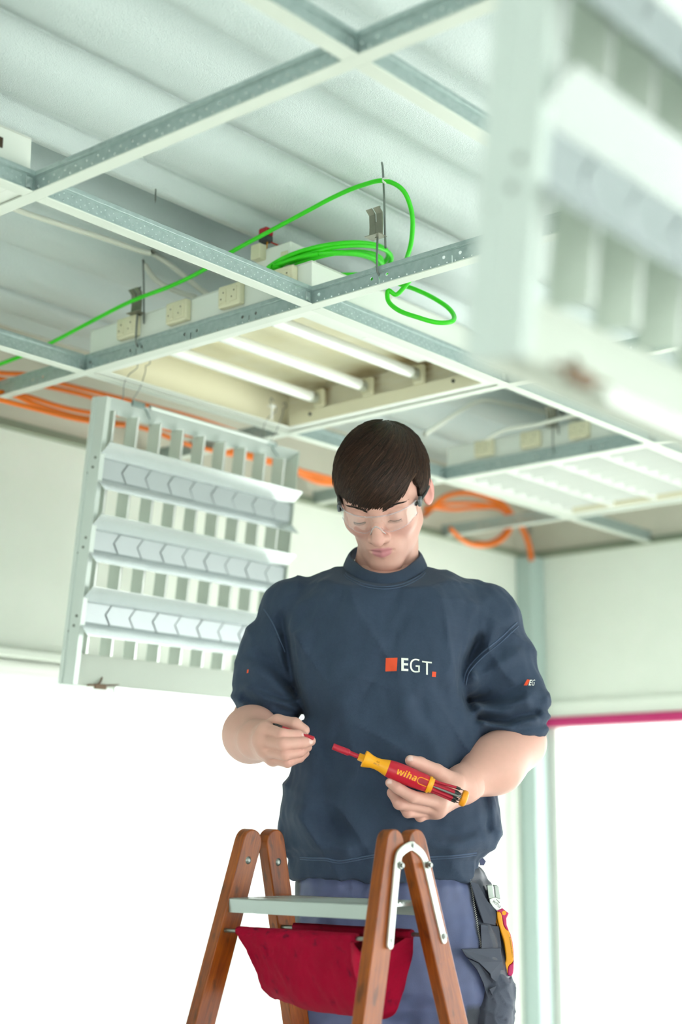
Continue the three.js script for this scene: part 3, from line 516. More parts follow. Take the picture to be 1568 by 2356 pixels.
// ---- trunk and legs
const hipL = at(790, 2140, -.01), hipR = at(1010, 2140, -.01), kneeL = V(hipL.x - .01, 1.0, .04), kneeR = V(hipR.x + .01, 1.0, .04), ankL = V(hipL.x - .005, .60, -.04), ankR = V(hipR.x + .01, .60, -.04);
function bodySDF(x, y, z) {
  let d = smin(chain(x, y, z, armR, armRr, .02), chain(x, y, z, armL, armLr, .02), .02);
  d = smin(d, chain(x, y, z, [neckB, at(890, 1450, -.02), at(893, 1900, -.01), at(900, 2100, -.01)], [.06, .105, .1, .1], .05), .05);
  d = smin(d, chain(x, y, z, [hipL, kneeL, ankL], [.075, .052, .042], .03), .03); d = smin(d, chain(x, y, z, [hipR, kneeR, ankR], [.075, .052, .042], .03), .03);
  return d;
}
const armBox = (P, r) => { const lo = [9, 9, 9], hi = [-9, -9, -9]; P.forEach((v) => ['x', 'y', 'z'].forEach((k, i) => { lo[i] = Math.min(lo[i], v[k] - r); hi[i] = Math.max(hi[i], v[k] + r); })); return [lo, hi]; };
const allLo = armBox([...armR, ...armL, neckB, hipL, hipR, ankL, ankR], .09);
const bodyGeo = meshSDF(bodySDF, allLo[0], allLo[1], .009, { color: skinCol });
const forearm = (pts, rs) => { const [lo, hi] = armBox(pts, .06); return meshSDF((x, y, z) => chain(x, y, z, pts, rs, .03), lo, hi, .004, { color: skinCol }); };
M.skin = mat(0xffffff, .5, { vertexColors: true, sheen: .06, sheenRoughness: .5, sheenColor: new THREE.Color(1, .8, .7) });
obj('body', [headGeo, ...handGeo, bodyGeo, forearm(...foreR), forearm(...foreL)], M.skin, person);

// ---- brows and lashes
{
  const R = rng(31), hairs = [], lash = [];
  const skinZ = (x, y) => { let z = .13; for (let i = 0; i < 60; i++) { const d = headSDF(x, y, z); z -= d * .8; if (d < .0001) break; } return z; };
  for (const s of [-1, 1]) {
    for (let i = 0; i < 105; i++) { const u = R(), v = R() - .5, x = s * (.013 + .038 * u), y = .0115 + .0075 * Math.sin(u * 2.1) + v * .0055 * (1 - u * .6), x2 = x + s * .007, y2 = y + .0018 * (1 - 1.6 * u); hairs.push(rod([x, y, skinZ(x, y) + .0004], [x2, y2, skinZ(x2, y2) + .0012], .0004, 4, .00015)); }
    for (let i = 0; i < 18; i++) { const u = i / 17, a = (u - .5) * 1.5, x = s * (.0315 + Math.sin(a) * .0165), y = -.011 - .0018 * Math.cos(a * 1.6), z = .071 + Math.cos(a) * .0142 + .0005; lash.push(rod([x, y, z], [x + Math.sin(a) * .003, y - .0026, z + .0032], .00028, 4, .0001)); }
    lash.push(tube(Array.from({ length: 9 }, (_, i) => { const a = (i / 8 - .5) * 1.6; return [s * (.0315 + Math.sin(a) * .0155), -.0105 - .0018 * Math.cos(a * 1.6), .0708 + Math.cos(a) * .0143]; }), .0005, 24, 5));
  }
  const dark = mat(0x2a1c17, .6);
  const b = obj('eyebrows', hairs, dark, person); b.applyMatrix4(HM); b.userData.kind = 'stuff';
  const l = obj('eyelashes', lash, dark, person); l.applyMatrix4(HM); l.userData.kind = 'stuff';
}
// ---- hair: a shaped cap under thousands of laid strands
const HL = [[-180, -.085], [-130, -.08], [-112, -.05], [-97, -.018], [-84, -.02], [-74, -.012], [-66, .008], [-58, .03], [-48, .032], [-36, .021], [-22, .0175], [-8, .011], [2, .009], [14, .0135], [26, .021], [36, .032], [46, .047], [54, .05], [62, .028], [69, -.012], [77, -.04], [86, -.03], [95, -.008], [106, -.03], [125, -.075], [180, -.085]];
function hairLine(x, z) { const t = Math.atan2(x, z) * 180 / PI; for (let i = 0; i + 1 < HL.length; i++) if (t <= HL[i + 1][0]) { const k = (t - HL[i][0]) / (HL[i + 1][0] - HL[i][0]); return lerp(HL[i][1], HL[i + 1][1], k * k * (3 - 2 * k)); } return -.085; }
const hairE = { c: [0.0, .037, -.016], r: [.0835, .0895, .1095] };
function hairSDF(x, y, z) {
  let d = ell(x, y, z, ...hairE.c, ...hairE.r) + .0022 * noise3(x * 38, y * 22, z * 38) + .0012 * noise3(x * 130, y * 45, z * 130);
  return smax(d, hairLine(x, z) + .005 + .004 * noise2(Math.atan2(x, z) * 14, 3) - y, .006);
}
{
  const hc = (x, y, z) => { const n = .5 + .5 * noise3(x * 160, y * 60, z * 160); return mix3([.012, .0065, .005], [.03, .017, .012], n); };
  const capG = meshSDF(hairSDF, [-.105, -.1, -.14], [.105, .145, .12], .003, { color: hc });
  const R = rng(77), pos = [], col = [], idx = [], nor = [];
  const pole = V(.16, .86, -.42).normalize(), e1 = V(0, 0, 1).addScaledVector(pole, -pole.z).normalize(), e2 = pole.clone().cross(e1);   // e1 front, e2 = sideways
  const surf = (ph, th, lift) => { const d = pole.clone().multiplyScalar(Math.cos(ph)).addScaledVector(e1, Math.sin(ph) * Math.cos(th)).addScaledVector(e2, Math.sin(ph) * Math.sin(th)); return V(hairE.c[0] + d.x * hairE.r[0] * lift, hairE.c[1] + d.y * hairE.r[1] * lift, hairE.c[2] + d.z * hairE.r[2] * lift); };
  for (let s = 0; s < 6500; s++) {
    const th0 = R() * 2 * PI, ph0 = .05 + Math.acos(1 - R() * 1.72) * .82, len = .34 + R() * .3, front = Math.max(0, Math.cos(th0)), sweep = front * -.42 + (R() - .5) * .3, fly = s > 6100 ? .05 * R() : 0, up = .992 + R() * .03, N = 6, pts = [];
    let stop = 0; const ext = -.006 + R() * .009;
    for (let i = 0; i <= N; i++) { const k = i / N, p = surf(ph0 + len * k, th0 + sweep * k, up + .014 * Math.sin(k * PI) * R() + (ph0 < .5 ? .02 * k * R() : 0) + fly * k * k); if (p.y < hairLine(p.x, p.z) + ext) { stop = 1; break; } pts.push(p); }
    if (pts.length < 3) continue;
    const w = .0007 + R() * .0011, sh = R(), c = mix3([.013, .006, .0042], sh > .9 ? [.085, .044, .03] : [.046, .022, .0145], R()), base = pos.length / 3;
    pts.forEach((p, i) => {
      const q = pts[Math.min(i + 1, pts.length - 1)].clone().sub(pts[Math.max(i - 1, 0)]).normalize(), n = V((p.x - hairE.c[0]) / hairE.r[0] ** 2, (p.y - hairE.c[1]) / hairE.r[1] ** 2, (p.z - hairE.c[2]) / hairE.r[2] ** 2).normalize(), b = q.clone().cross(n).normalize(), k = w * (i === pts.length - 1 ? .12 : Math.min(1, 1.25 - .9 * (i / N) ** 2));
      for (const [bb, nn] of [[-1, -.3], [1, -.3], [0, .75]]) { pos.push(p.x + (b.x * bb + n.x * nn) * k, p.y + (b.y * bb + n.y * nn) * k, p.z + (b.z * bb + n.z * nn) * k); const m = n.clone().multiplyScalar(.8).addScaledVector(b, bb * .6).normalize(); nor.push(m.x, m.y, m.z); col.push(...c); }
      if (i) for (let a = 0; a < 3; a++) { const A = base + (i - 1) * 3 + a, B = base + (i - 1) * 3 + (a + 1) % 3; idx.push(A, A + 3, B, B, A + 3, B + 3); }
    });
  }
  const g = new THREE.BufferGeometry(); g.setAttribute('position', new THREE.Float32BufferAttribute(pos, 3)); g.setAttribute('normal', new THREE.Float32BufferAttribute(nor, 3)); g.setAttribute('color', new THREE.Float32BufferAttribute(col, 3)); g.setIndex(idx);
  const h = obj('hair', [capG, g], mat(0xffffff, .42, { vertexColors: true, specularIntensity: .4 }), person, 'short dark brown hair combed forward'); h.applyMatrix4(HM);
}
// ---- sweatshirt
const fabricTex = tex(256, 256, (u, v) => .5 + .3 * tn(u, v, 64, 2) + .2 * tn(u, v, 24, 2));
const wear = tex(512, 512, (u, v) => { const n = .5 + .5 * tn(u, v, 5, 4), f = .5 + .5 * tn(u, v, 80, 2); return mix3([.8, .82, .84], [1, 1, 1], clamp(n * .7 + f * .3, 0, 1)); }, { srgb: true });
wear.repeat.set(2.2, 2.2); fabricTex.repeat.set(22, 22);
M.shirt = mat(0x37455c, .92, { map: wear, bumpMap: fabricTex, bumpScale: .0005, sheen: .2, sheenRoughness: .6, sheenColor: new THREE.Color(.55, .62, .75) });
const rows = [[1296, 884, 66, .08], [1318, 886, 120, .092], [1350, 889, 175, .105], [1400, 892, 215, .117], [1470, 884, 225, .125], [1550, 878, 212, .127], [1620, 894, 206, .125], [1700, 898, 213, .125], [1780, 899, 222, .128], [1860, 899, 238, .132], [1915, 896, 241, .132], [1950, 892, 233, .129], [1966, 890, 217, .123], [1978, 888, 207, .119], [2018, 886, 204, .117]].map(([y, cx, hw, b]) => [at(885, y, 0).y, at(cx, y, 0).x, hw * PX, b]);
function stack(T, y) { if (y >= T[0][0]) return T[0]; for (let i = 0; i + 1 < T.length; i++) if (y >= T[i + 1][0]) { const t = (T[i][0] - y) / (T[i][0] - T[i + 1][0]), s = t * t * (3 - 2 * t), k = .5 * t + .5 * s; return [y, lerp(T[i][1], T[i + 1][1], k), lerp(T[i][2], T[i + 1][2], k), lerp(T[i][3], T[i + 1][3], k)]; } return T[T.length - 1]; }
function stackSDF(T, x, y, z, top, bot) { const [, cx, a, b] = stack(T, y), X = Math.abs(x - cx) / a, Z = Math.abs(z + .01) / b, n = 2.25, r = (X ** n + Z ** n) ** (1 / n); let d = (r - 1) * Math.min(a, b) * .92; d = smax(d, y - top, .02); return smax(d, bot - y, .006); }
const slvR = F([[672, 1408, -.03], [628, 1510, -.035], [619, 1590, -.03], [622, 1648, -.012]]), slvRr = [.0525, .0535, .055, .0545];
const slvL = F([[1126, 1436, -.03], [1152, 1530, -.035], [1176, 1615, -.03], [1182, 1690, -.012]]), slvLr = [.0585, .0545, .055, .0505];
// folds: strokes on the cloth, [points, height, width]
const folds = [
  [[[648, 1415], [655, 1490], [668, 1570], [692, 1640]], -.007, .011], [[[672, 1400], [690, 1500], [700, 1600]], .004, .02],
  [[[1110, 1470], [1072, 1520], [1062, 1570], [1085, 1625]], -.006, .012], [[[1100, 1560], [1150, 1530], [1195, 1500]], .005, .013], [[[1090, 1600], [1140, 1600], [1200, 1570]], -.006, .011], [[[1105, 1628], [1160, 1632], [1215, 1612]], .007, .011], [[[1115, 1662], [1170, 1672], [1235, 1655]], .006, .009], [[[1110, 1645], [1170, 1650], [1240, 1636]], -.006, .007],
  [[[570, 1580], [610, 1610], [680, 1630]], .006, .01], [[[556, 1600], [600, 1628], [685, 1645]], -.006, .007], [[[575, 1530], [620, 1560], [675, 1600]], .006, .012], [[[600, 1500], [640, 1540], [680, 1590]], -.005, .01], [[[560, 1625], [610, 1643], [680, 1655]], .005, .008],
  [[[930, 1640], [985, 1700], [1010, 1770]], .004, .018], [[[1010, 1600], [1045, 1690], [1060, 1760]], -.004, .02], [[[960, 1620], [975, 1660], [1000, 1690]], -.0035, .012], [[[700, 1680], [720, 1780], [700, 1880]], .005, .02], [[[745, 1740], [740, 1830], [770, 1920]], -.004, .022],
  [[[690, 1880], [730, 1935], [790, 1955]], .006, .015], [[[770, 1900], [840, 1945], [900, 1950]], -.004, .018], [[[1000, 1900], [1060, 1925], [1120, 1915]], -.005, .016], [[[950, 1935], [1030, 1945], [1110, 1930]], .005, .014], [[[1100, 1790], [1120, 1850], [1122, 1900]], -.003, .009],
  [[[860, 1850], [930, 1890], [1010, 1900]], .003, .022], [[[790, 1420], [800, 1520], [790, 1620]], .0025, .03], [[[980, 1400], [1000, 1480], [1040, 1560]], .003, .028], [[[890, 1400], [885, 1500], [880, 1580]], -.002, .03], [[[1140, 1440], [1120, 1500], [1085, 1550]], .004, .012], [[[620, 1420], [612, 1480], [590, 1560]], .003, .015], [[[640, 1460], [650, 1520], [662, 1560]], .005, .009],
].map(([p, h, w]) => [p.map(([x, y]) => at(x, y, .07)), h, w]);
function foldHeight(x, y) {
  let s = 0;
  for (const [p, h, w] of folds) { let m = 9; for (let i = 0; i + 1 < p.length; i++) { const bx = p[i + 1].x - p[i].x, by = p[i + 1].y - p[i].y, t = clamp(((x - p[i].x) * bx + (y - p[i].y) * by) / (bx * bx + by * by), 0, 1), dx = x - p[i].x - bx * t, dy = y - p[i].y - by * t, e = dx * dx + dy * dy; if (e < m) m = e; } if (m < w * w * 9) s += 2.0 * h * Math.exp(-m / (w * w)); }
  return s;
}
const yTop = at(885, 1296, 0).y, yHem = at(885, 2020, 0).y, neckHole = [at(886, 1290, -.02), at(886, 1340, -.02)];
const cutR = [at(622, 1650, .03), V(-.08, -1, .30).normalize()], cutL = [at(1182, 1690, .03), V(.05, -1, .18).normalize()];
function shirtSDF(x, y, z) {
  let d = stackSDF(rows, x, y, z, yTop, yHem);
  d = smin(d, cap(x, y, z, A3s[0], A3s[1], .042, .05), .03); d = smin(d, cap(x, y, z, A3s[2], A3s[3], .042, .055), .03);
  let a = chain(x, y, z, slvR, slvRr, .03), b = chain(x, y, z, slvL, slvLr, .03);
  const low = sstep(at1550, at1650, y);
  a -= low * .004 * Math.sin((y + .25 * x) * 260 + 4 * noise2(x * 9, y * 9)); b -= low * .0035 * Math.sin((y - .2 * x) * 240 + 4 * noise2(x * 9 + 7, y * 9));
  a = smax(a, (x - cutR[0].x) * cutR[1].x + (y - cutR[0].y) * cutR[1].y + (z - cutR[0].z) * cutR[1].z, .008); b = smax(b, (x - cutL[0].x) * cutL[1].x + (y - cutL[0].y) * cutL[1].y + (z - cutL[0].z) * cutL[1].z, .008);
  d = smin(d, a, .022); d = smin(d, b, .026);
  const w = sstep(-.1, .0, z);
  if (d < .04 && d > -.04) { d -= w * foldHeight(x, y) + .003 * noise3(x * 9, y * 6, z * 9) + .007 * w * (1 - Math.abs(noise2(x * 6 + y * 4, y * 3.2 - x * 2))) ** 2.4 + .0018 * w * noise2(x * 19 - y * 9 + 4, y * 9) + .001 * noise3(x * 40, y * 22, z * 40); }
  d = smax(d, y - (ncF + (.08 - z) * ncS), .006);
  return smax(d, -cap(x, y, z, neckHole[0], neckHole[1], .066, .062), .008);
}
const ncF = at(885, 1342, .08).y, ncS = (at(885, 1276, -.1).y - ncF) / .18;
const at1550 = at(885, 1560, 0).y, at1650 = at(885, 1640, 0).y;
const A3s = F([[815, 1352, -.025], [674, 1402, -.03], [955, 1350, -.025], [1118, 1424, -.03]]);
obj('sweatshirt', meshSDF(shirtSDF, [-.205, yHem - .02, -.19], [.385, yTop + .03, .19], .0048), M.shirt, person, 'dark blue crew neck sweatshirt with rolled sleeves');
const eyeL = V(0, CAMY, STAND);
function hit(f, px, py, off = 0) {                  // nearest point of a surface along a line of sight; beside it, the closest pass
  const d = at(px, py, 0).sub(eyeL).normalize(); let t = 2.1, best = 9, bt = t;
  for (let i = 0; i < 160; i++) { const p = eyeL.clone().addScaledVector(d, t), e = f(p.x, p.y, p.z); if (e < best) { best = e; bt = t; } t += Math.max(e * .6, -.02); if (Math.abs(e) < .0001 || t > 3.2) break; }
  return eyeL.clone().addScaledVector(d, (t > 3.2 ? bt : t) - off);
}
// collar, hem and seams
{
  const P = [], n = 64, c = F([[797, 1290, -.03], [815, 1310, .03], [845, 1326, .062], [880, 1333, .076], [920, 1327, .064], [955, 1308, .03], [974, 1290, -.03], [950, 1272, -.085], [885, 1264, -.105], [820, 1272, -.085]]);
  const curve = new THREE.CatmullRomCurve3(c, true), pos = [], idx = [], uvs = [];
  const sec = [[-.0045, -.0125], [.0015, -.013], [.0035, -.009], [.003, 0], [.0015, .009], [-.001, .0125], [-.0045, .012], [-.006, 0]];
  for (let i = 0; i <= n; i++) { const p = curve.getPointAt((i % n) / n), t = curve.getTangentAt((i % n) / n), out = V(p.x - at(886, 1300, 0).x, 0, p.z + .02).normalize(), up = V(0, 1, 0).addScaledVector(out, -.35).normalize(); sec.forEach(([o, u], k) => { const q = p.clone().addScaledVector(out, o).addScaledVector(up, u); pos.push(q.x, q.y, q.z); uvs.push(i * .02, k * .01); }); }
  for (let i = 0; i < n; i++) for (let k = 0; k < 8; k++) { const a = i * 8 + k, b = i * 8 + (k + 1) % 8; idx.push(a, b, a + 8, b, b + 8, a + 8); }
  const g = new THREE.BufferGeometry(); g.setAttribute('position', new THREE.Float32BufferAttribute(pos, 3)); g.setAttribute('uv', new THREE.Float32BufferAttribute(uvs, 2)); g.setIndex(idx); g.computeVertexNormals();
  obj('collar', g, M.shirt, person);
  const seam = (pts, r, o = .0004) => { const c = new THREE.SplineCurve(pts.map((p) => new THREE.Vector2(...p))).getSpacedPoints(60); return tube(c.map((p) => hit(shirtSDF, p.x, p.y, o)), r, 120, 6); };
  const arc = (y) => Array.from({ length: 15 }, (_, i) => { const k = i / 14; return [lerp(690, 1095, k), y(k)]; });
  M.seam = mat(0x465670, .9);
  obj('seams', [seam(arc((k) => 1972 + 9 * Math.sin(k * 9) * (k > .15 && k < .6 ? 1 : .3) - 18 * Math.max(0, k - .7) * 2), .0016), seam(arc((k) => 1977 + 9 * Math.sin(k * 9) * (k > .15 && k < .6 ? 1 : .3) - 18 * Math.max(0, k - .7) * 2), .0012), seam([[1188, 1432], [1150, 1468], [1105, 1505], [1075, 1540], [1066, 1570]], .0016), seam([[1192, 1440], [1154, 1476], [1110, 1512], [1080, 1546], [1071, 1576]], .0012), seam([[607, 1402], [628, 1435], [645, 1475], [655, 1500]], .0015), seam([[795, 1318], [803, 1328], [835, 1343], [880, 1350], [925, 1344], [962, 1326], [974, 1314]], .0013), seam([[791, 1322], [800, 1332], [833, 1348], [880, 1355], [927, 1349], [966, 1330], [978, 1318]], .001)], M.seam, person).userData.kind = 'stuff';
}
// ---- printed emblem: orange square, three white letters, small orange square
const font = { b: await new FontLoader().loadAsync('fonts/droid/droid_sans_bold.typeface.json'), r: await new FontLoader().loadAsync('fonts/droid/droid_sans_regular.typeface.json') };
function lay(geo, f, off) { const p = geo.attributes.position; for (let i = 0; i < p.count; i++) { const q = hit(f, p.getX(i), p.getY(i), off); p.setXYZ(i, q.x, q.y, q.z); } geo.computeVertexNormals(); return geo; }
function flatText(str, f, size, x, y, slope, sx = 1) { const g = finer(new THREE.ShapeGeometry(f.generateShapes(str, size), 4), 4); const p = g.attributes.position; for (let i = 0; i < p.count; i++) { const X = x + p.getX(i) * sx, Y = y - p.getY(i); p.setXY(i, X, Y + (X - x) * slope); } return g; }
function quadPx(c, n = 6) { const g = new THREE.PlaneGeometry(1, 1, n, n), p = g.attributes.position; for (let i = 0; i < p.count; i++) { const u = p.getX(i) + .5, v = .5 - p.getY(i), a = mix2(c[0], c[1], u), b = mix2(c[3], c[2], u), q = mix2(a, b, v); p.setXY(i, q[0], q[1]); } return g; }
const mix2 = (a, b, t) => [lerp(a[0], b[0], t), lerp(a[1], b[1], t)];
const printO = mat(0xe8502a, .7), printW = mat(0xeceee8, .7);
obj('chest_print', lay(quadPx([[887, 1514], [914, 1513], [912, 1544], [886, 1545]]), shirtSDF, .001), printO, person, 'orange square of the chest print');
obj('chest_print', [flatText('E', font.b, 30, 919, 1543, .06, .95), flatText('G', font.r, 31, 940, 1546, .05, .95), flatText('T', font.r, 31, 970, 1551, .12, 1.05)].map((g) => lay(g, shirtSDF, .0013)), printW, person, 'white letters of the chest print');
obj('chest_print', lay(quadPx([[994, 1545], [1003, 1546], [1002, 1558], [993, 1557]]), shirtSDF, .001), printO, person, 'small orange square of the chest print');
obj('sleeve_print', lay(quadPx([[1212, 1563], [1219, 1564], [1212, 1577], [1204, 1577]]), shirtSDF, .0012), printO, person);
obj('sleeve_print', [flatText('E', font.b, 13, 1214, 1577, -.02, .75), flatText('G', font.r, 13, 1221, 1577, -.02, .6)].map((g) => { const p = g.attributes.position; for (let i = 0; i < p.count; i++) p.setX(i, p.getX(i) + (1577 - p.getY(i)) * .25); return lay(g, shirtSDF, .0014); }), printW, person);
obj('sleeve_print', lay(quadPx([[568, 1541], [572, 1540], [571, 1548], [567, 1549]], 2), shirtSDF, .001), printO, person);
// ---- work trousers with tool pockets
const trow = [[1975, 900, 202, .1], [2022, 899, 212, .108], [2034, 900, 217, .114], [2090, 903, 220, .12], [2150, 907, 224, .122], [2225, 912, 230, .122], [2270, 912, 228, .114], [2310, 912, 215, .09], [2340, 912, 195, .06]].map(([y, cx, hw, b]) => [at(885, y, 0).y, at(cx, y, 0).x, hw * PX, b]);
const yW = at(885, 1985, 0).y, yC = at(885, 2225, 0).y, yB = at(885, 2340, 0).y;
const legR0 = at(1024, 2225, -.005), legL0 = at(800, 2225, -.005);
function trouserSDF(x, y, z) {
  let d = stackSDF(trow, x, y, z, yW, yB);
  d = smin(d, chain(x, y, z, [legL0, V(legL0.x - .01, 1.0, .03), V(legL0.x - .005, .62, -.03)], [.088, .074, .068], .04), .05);
  d = smin(d, chain(x, y, z, [legR0, V(legR0.x + .012, 1.0, .03), V(legR0.x + .012, .62, -.03)], [.094, .076, .068], .04), .05);
  if (d < .04 && d > -.04) d -= .004 * noise3(x * 9, y * 7, z * 9) + .0022 * noise3(x * 22 + 5, y * 16, z * 22) + .003 * Math.exp(-(((y - yW + .03) / .02) ** 2)) * noise2(x * 30, 2);
  return d;
}
const zipX = (y) => { const t = clamp((at(885, 2020, 0).y - y) / (at(885, 2020, 0).y - at(885, 2185, 0).y), -.3, 2.2); return lerp(at(1078, 2020, .1).x, at(1106, 2185, .1).x, t); };
const panelL = at(690, 2100, .05).x, satin = [.085, .103, .22], navy = [.03, .035, .058], pocketC = [.042, .047, .065];
function trouserCol(x, y, z) { const zx = zipX(y), n = .5 + .5 * noise3(x * 40, y * 40, z * 40); if (z < -.02) return navy; const p = sstep(panelL - .002, panelL + .001, x) * (1 - sstep(zx - .001, zx + .001, x)); const lower = sstep(at(885, 2300, 0).y - .004, at(885, 2300, 0).y + .004, y); let c = mix3(pocketC, satin, p); c = mix3(c, mix3(navy, pocketC, n * .6), x > at(1072, 2200, .1).x ? 1 - lower * (1 - sstep(zx - .001, zx + .001, x)) : 0); return c.map((k) => k * (.92 + .16 * n)); }
M.trouser = mat(0xffffff, .55, { vertexColors: true, bumpMap: fabricTex, bumpScale: .0003, sheen: .08, sheenRoughness: .45, sheenColor: new THREE.Color(.5, .56, .8) });
obj('trousers', meshSDF(trouserSDF, [-.2, .6, -.17], [.36, yW + .02, .19], .006, { color: trouserCol }), M.trouser, person, 'blue grey satin work trousers with dark pockets');
M.pocket = mat(0x434858, .8, { bumpMap: fabricTex, bumpScale: .0004 });
function patch(poly, off, th) {                      // a piece of cloth laid over the thigh
  const s = new THREE.Shape(poly.map(([x, y]) => new THREE.Vector2(x, y))), g = new THREE.ExtrudeGeometry(s, { depth: 1, bevelEnabled: true, bevelSize: 1.2, bevelThickness: .3, bevelSegments: 2, curveSegments: 4, steps: 1 }), p = g.attributes.position;
  for (let i = 0; i < p.count; i++) { const px = p.getX(i), py = p.getY(i); let q = hit(trouserSDF, Math.min(px, 1098), py, 0); if (px > 1098) { const e = at(px, py, q.z - (px - 1098) * .0007 - Math.max(0, px - 1130) * .0006); q = e; } const d = q.clone().sub(eyeL).normalize(); q.addScaledVector(d, -(off + th * (1 - p.getZ(i)))); p.setXYZ(i, q.x, q.y, q.z); }
  g.computeVertexNormals(); return g;
}
obj('pocket', patch([[1082, 2030], [1098, 2034], [1120, 2075], [1142, 2096], [1138, 2128], [1112, 2122], [1100, 2090]], .004, .006), M.pocket, person, 'slanted hip pocket holding the pliers');
obj('pocket', patch([[1106, 2128], [1146, 2132], [1152, 2180], [1108, 2182]], .003, .006), M.pocket, person);
obj('pocket_flap', patch([[1062, 2184], [1150, 2182], [1154, 2212], [1160, 2250], [1140, 2258], [1130, 2250], [1128, 2240], [1102, 2214], [1072, 2200]], .010, .008), M.pocket, person);
obj('pocket_flap', patch([[1076, 2206], [1100, 2216], [1128, 2246], [1146, 2262], [1156, 2300], [1130, 2316], [1120, 2290], [1112, 2262], [1098, 2232]], .004, .008), M.pocket, person);
obj('pocket_flap', patch([[1126, 2276], [1140, 2270], [1168, 2290], [1182, 2292], [1176, 2312], [1150, 2318], [1140, 2306]], .016, .007), M.pocket, person);
obj('pocket_flap', patch([[1148, 2258], [1160, 2252], [1176, 2270], [1185, 2272], [1176, 2286], [1160, 2280]], .012, .006), M.pocket, person);
{
  const c = at(1120, 2345, .02), k = at(1128, 2285, .01);
  const f = (x, y, z) => smin(ell(x, y, z, c.x, c.y, c.z, .042, .085, .075), ell(x, y, z, k.x, k.y, k.z, .036, .045, .07), .03) - .003 * noise3(x * 18, y * 14, z * 18) - .0025 * (1 - Math.abs(noise2(x * 26 + y * 18, y * 22 - x * 12))) ** 3;
  obj('pocket', meshSDF(f, [c.x - .07, c.y - .11, c.z - .1], [c.x + .07, c.y + .13, c.z + .1], .004), M.pocket, person, 'bulging dark tool pocket on the thigh');
}
obj('belt_loop', patch([[1102, 1974], [1108, 1972], [1116, 1982], [1112, 1990], [1104, 1990]], .002, .004), mat(0x3a3f63, .7), person);
{
  const beads = []; for (let i = 0; i < 70; i++) { const t = i / 69, q = hit(trouserSDF, lerp(1081, 1107, t) + (i % 2 ? .9 : -.9), lerp(2022, 2184, t), .0012); beads.push(box(.0012, .001, .001, q.x, q.y, q.z)); }
  obj('zipper', beads, mat(0xdcdcd4, .4), person).userData.kind = 'stuff';
}
{ // work shoes on the rung
  for (const a of [legL0.x - .005, legR0.x + .012]) { const s = meshSDF((x, y, z) => smax(smin(cap(x, y, z, V(a, .585, -.03), V(a, .545, .09), .045, .036), cap(x, y, z, V(a, .64, -.04), V(a, .57, -.05), .05, .045), .03), .518 - y, .008), [a - .08, .5, -.13], [a + .08, .72, .16], .007); obj('shoe', s, mat(0x2b2c2e, .6), person, 'dark work shoe'); }
}
// ---------------------------------------------------------------- wooden step ladder
const wn = tileNoise(21);
const woodTex = tex(512, 1024, (u, v) => {
  const warp = wn(u, v, 3, 3) * .05, g = .5 + .5 * wn((u * 1 + warp + 1) % 1, v * .125 % 1, 46, 2), f = .5 + .5 * wn(u, (v * .06) % 1, 110, 2), blot = .5 + .5 * wn(u, v, 5, 4), dirt = sstep(.60, .82, .5 + .5 * wn(v, u, 9, 4));
  let c = mix3(rgbOf(0x6a2d08), rgbOf(0xb46018), clamp(g * .5 + blot * .9 - .25, 0, 1)); c = mix3(c, rgbOf(0x5f2a0e), sstep(.62, .9, f) * .55); return mix3(c, rgbOf(0x3c1d0e), dirt * .6);
}, { srgb: true });
woodTex.repeat.set(4, 1.6);
M.wood = mat(0xffffff, .38, { map: woodTex, clearcoat: .2, clearcoatRoughness: .35, specularIntensity: .6, bumpMap: woodTex, bumpScale: .0004 });
const ladder = thing('step_ladder', 'varnished wooden folding ladder in front of the man', 'ladder', [1.802, 0, -1.556]);
const LX = 1.802, LZ = -1.556, SL = .295, SP = .062, TOPY = 1.574, SW = .0425, ST = .021;
const legs = {};
for (const fx of [-1, 1]) for (const fz of [-1, 1]) {
  const top = V(fx * .0213, TOPY, fz * .144), dir = V(fx * SL, -1, fz * SP).normalize(), len = (TOPY) / -dir.y, up = dir.clone().negate(), zz = V(0, 0, 1).addScaledVector(up, -up.z).normalize(), xx = up.clone().cross(zz);
  const s = new THREE.Shape(); s.moveTo(-SW / 2, -len + .012); s.lineTo(SW / 2, -len + .012); s.lineTo(SW / 2, -.024); s.bezierCurveTo(SW / 2, -.006, SW / 2 - .012, 0, 0, 0); s.bezierCurveTo(-SW / 2 + .012, 0, -SW / 2, -.006, -SW / 2, -.024);
  const g = extrude(s, ST - .004, .002).translate(0, 0, -ST / 2 + .002), m = new THREE.Matrix4().makeBasis(xx, up, zz).setPosition(top);
  const u = boxUV(g); const uv = u.attributes.uv; for (let i = 0; i < uv.count; i++) uv.setXY(i, uv.getX(i) + fx * .13 + fz * .29, uv.getY(i) + fx * .2);
  obj('stile', u.applyMatrix4(m), M.wood, ladder); legs[`${fx}${fz}`] = { top, dir, m };
}
const legX = (y) => .0213 + (TOPY - y) * SL, legZ = (y) => .144 + (TOPY - y) * SP;
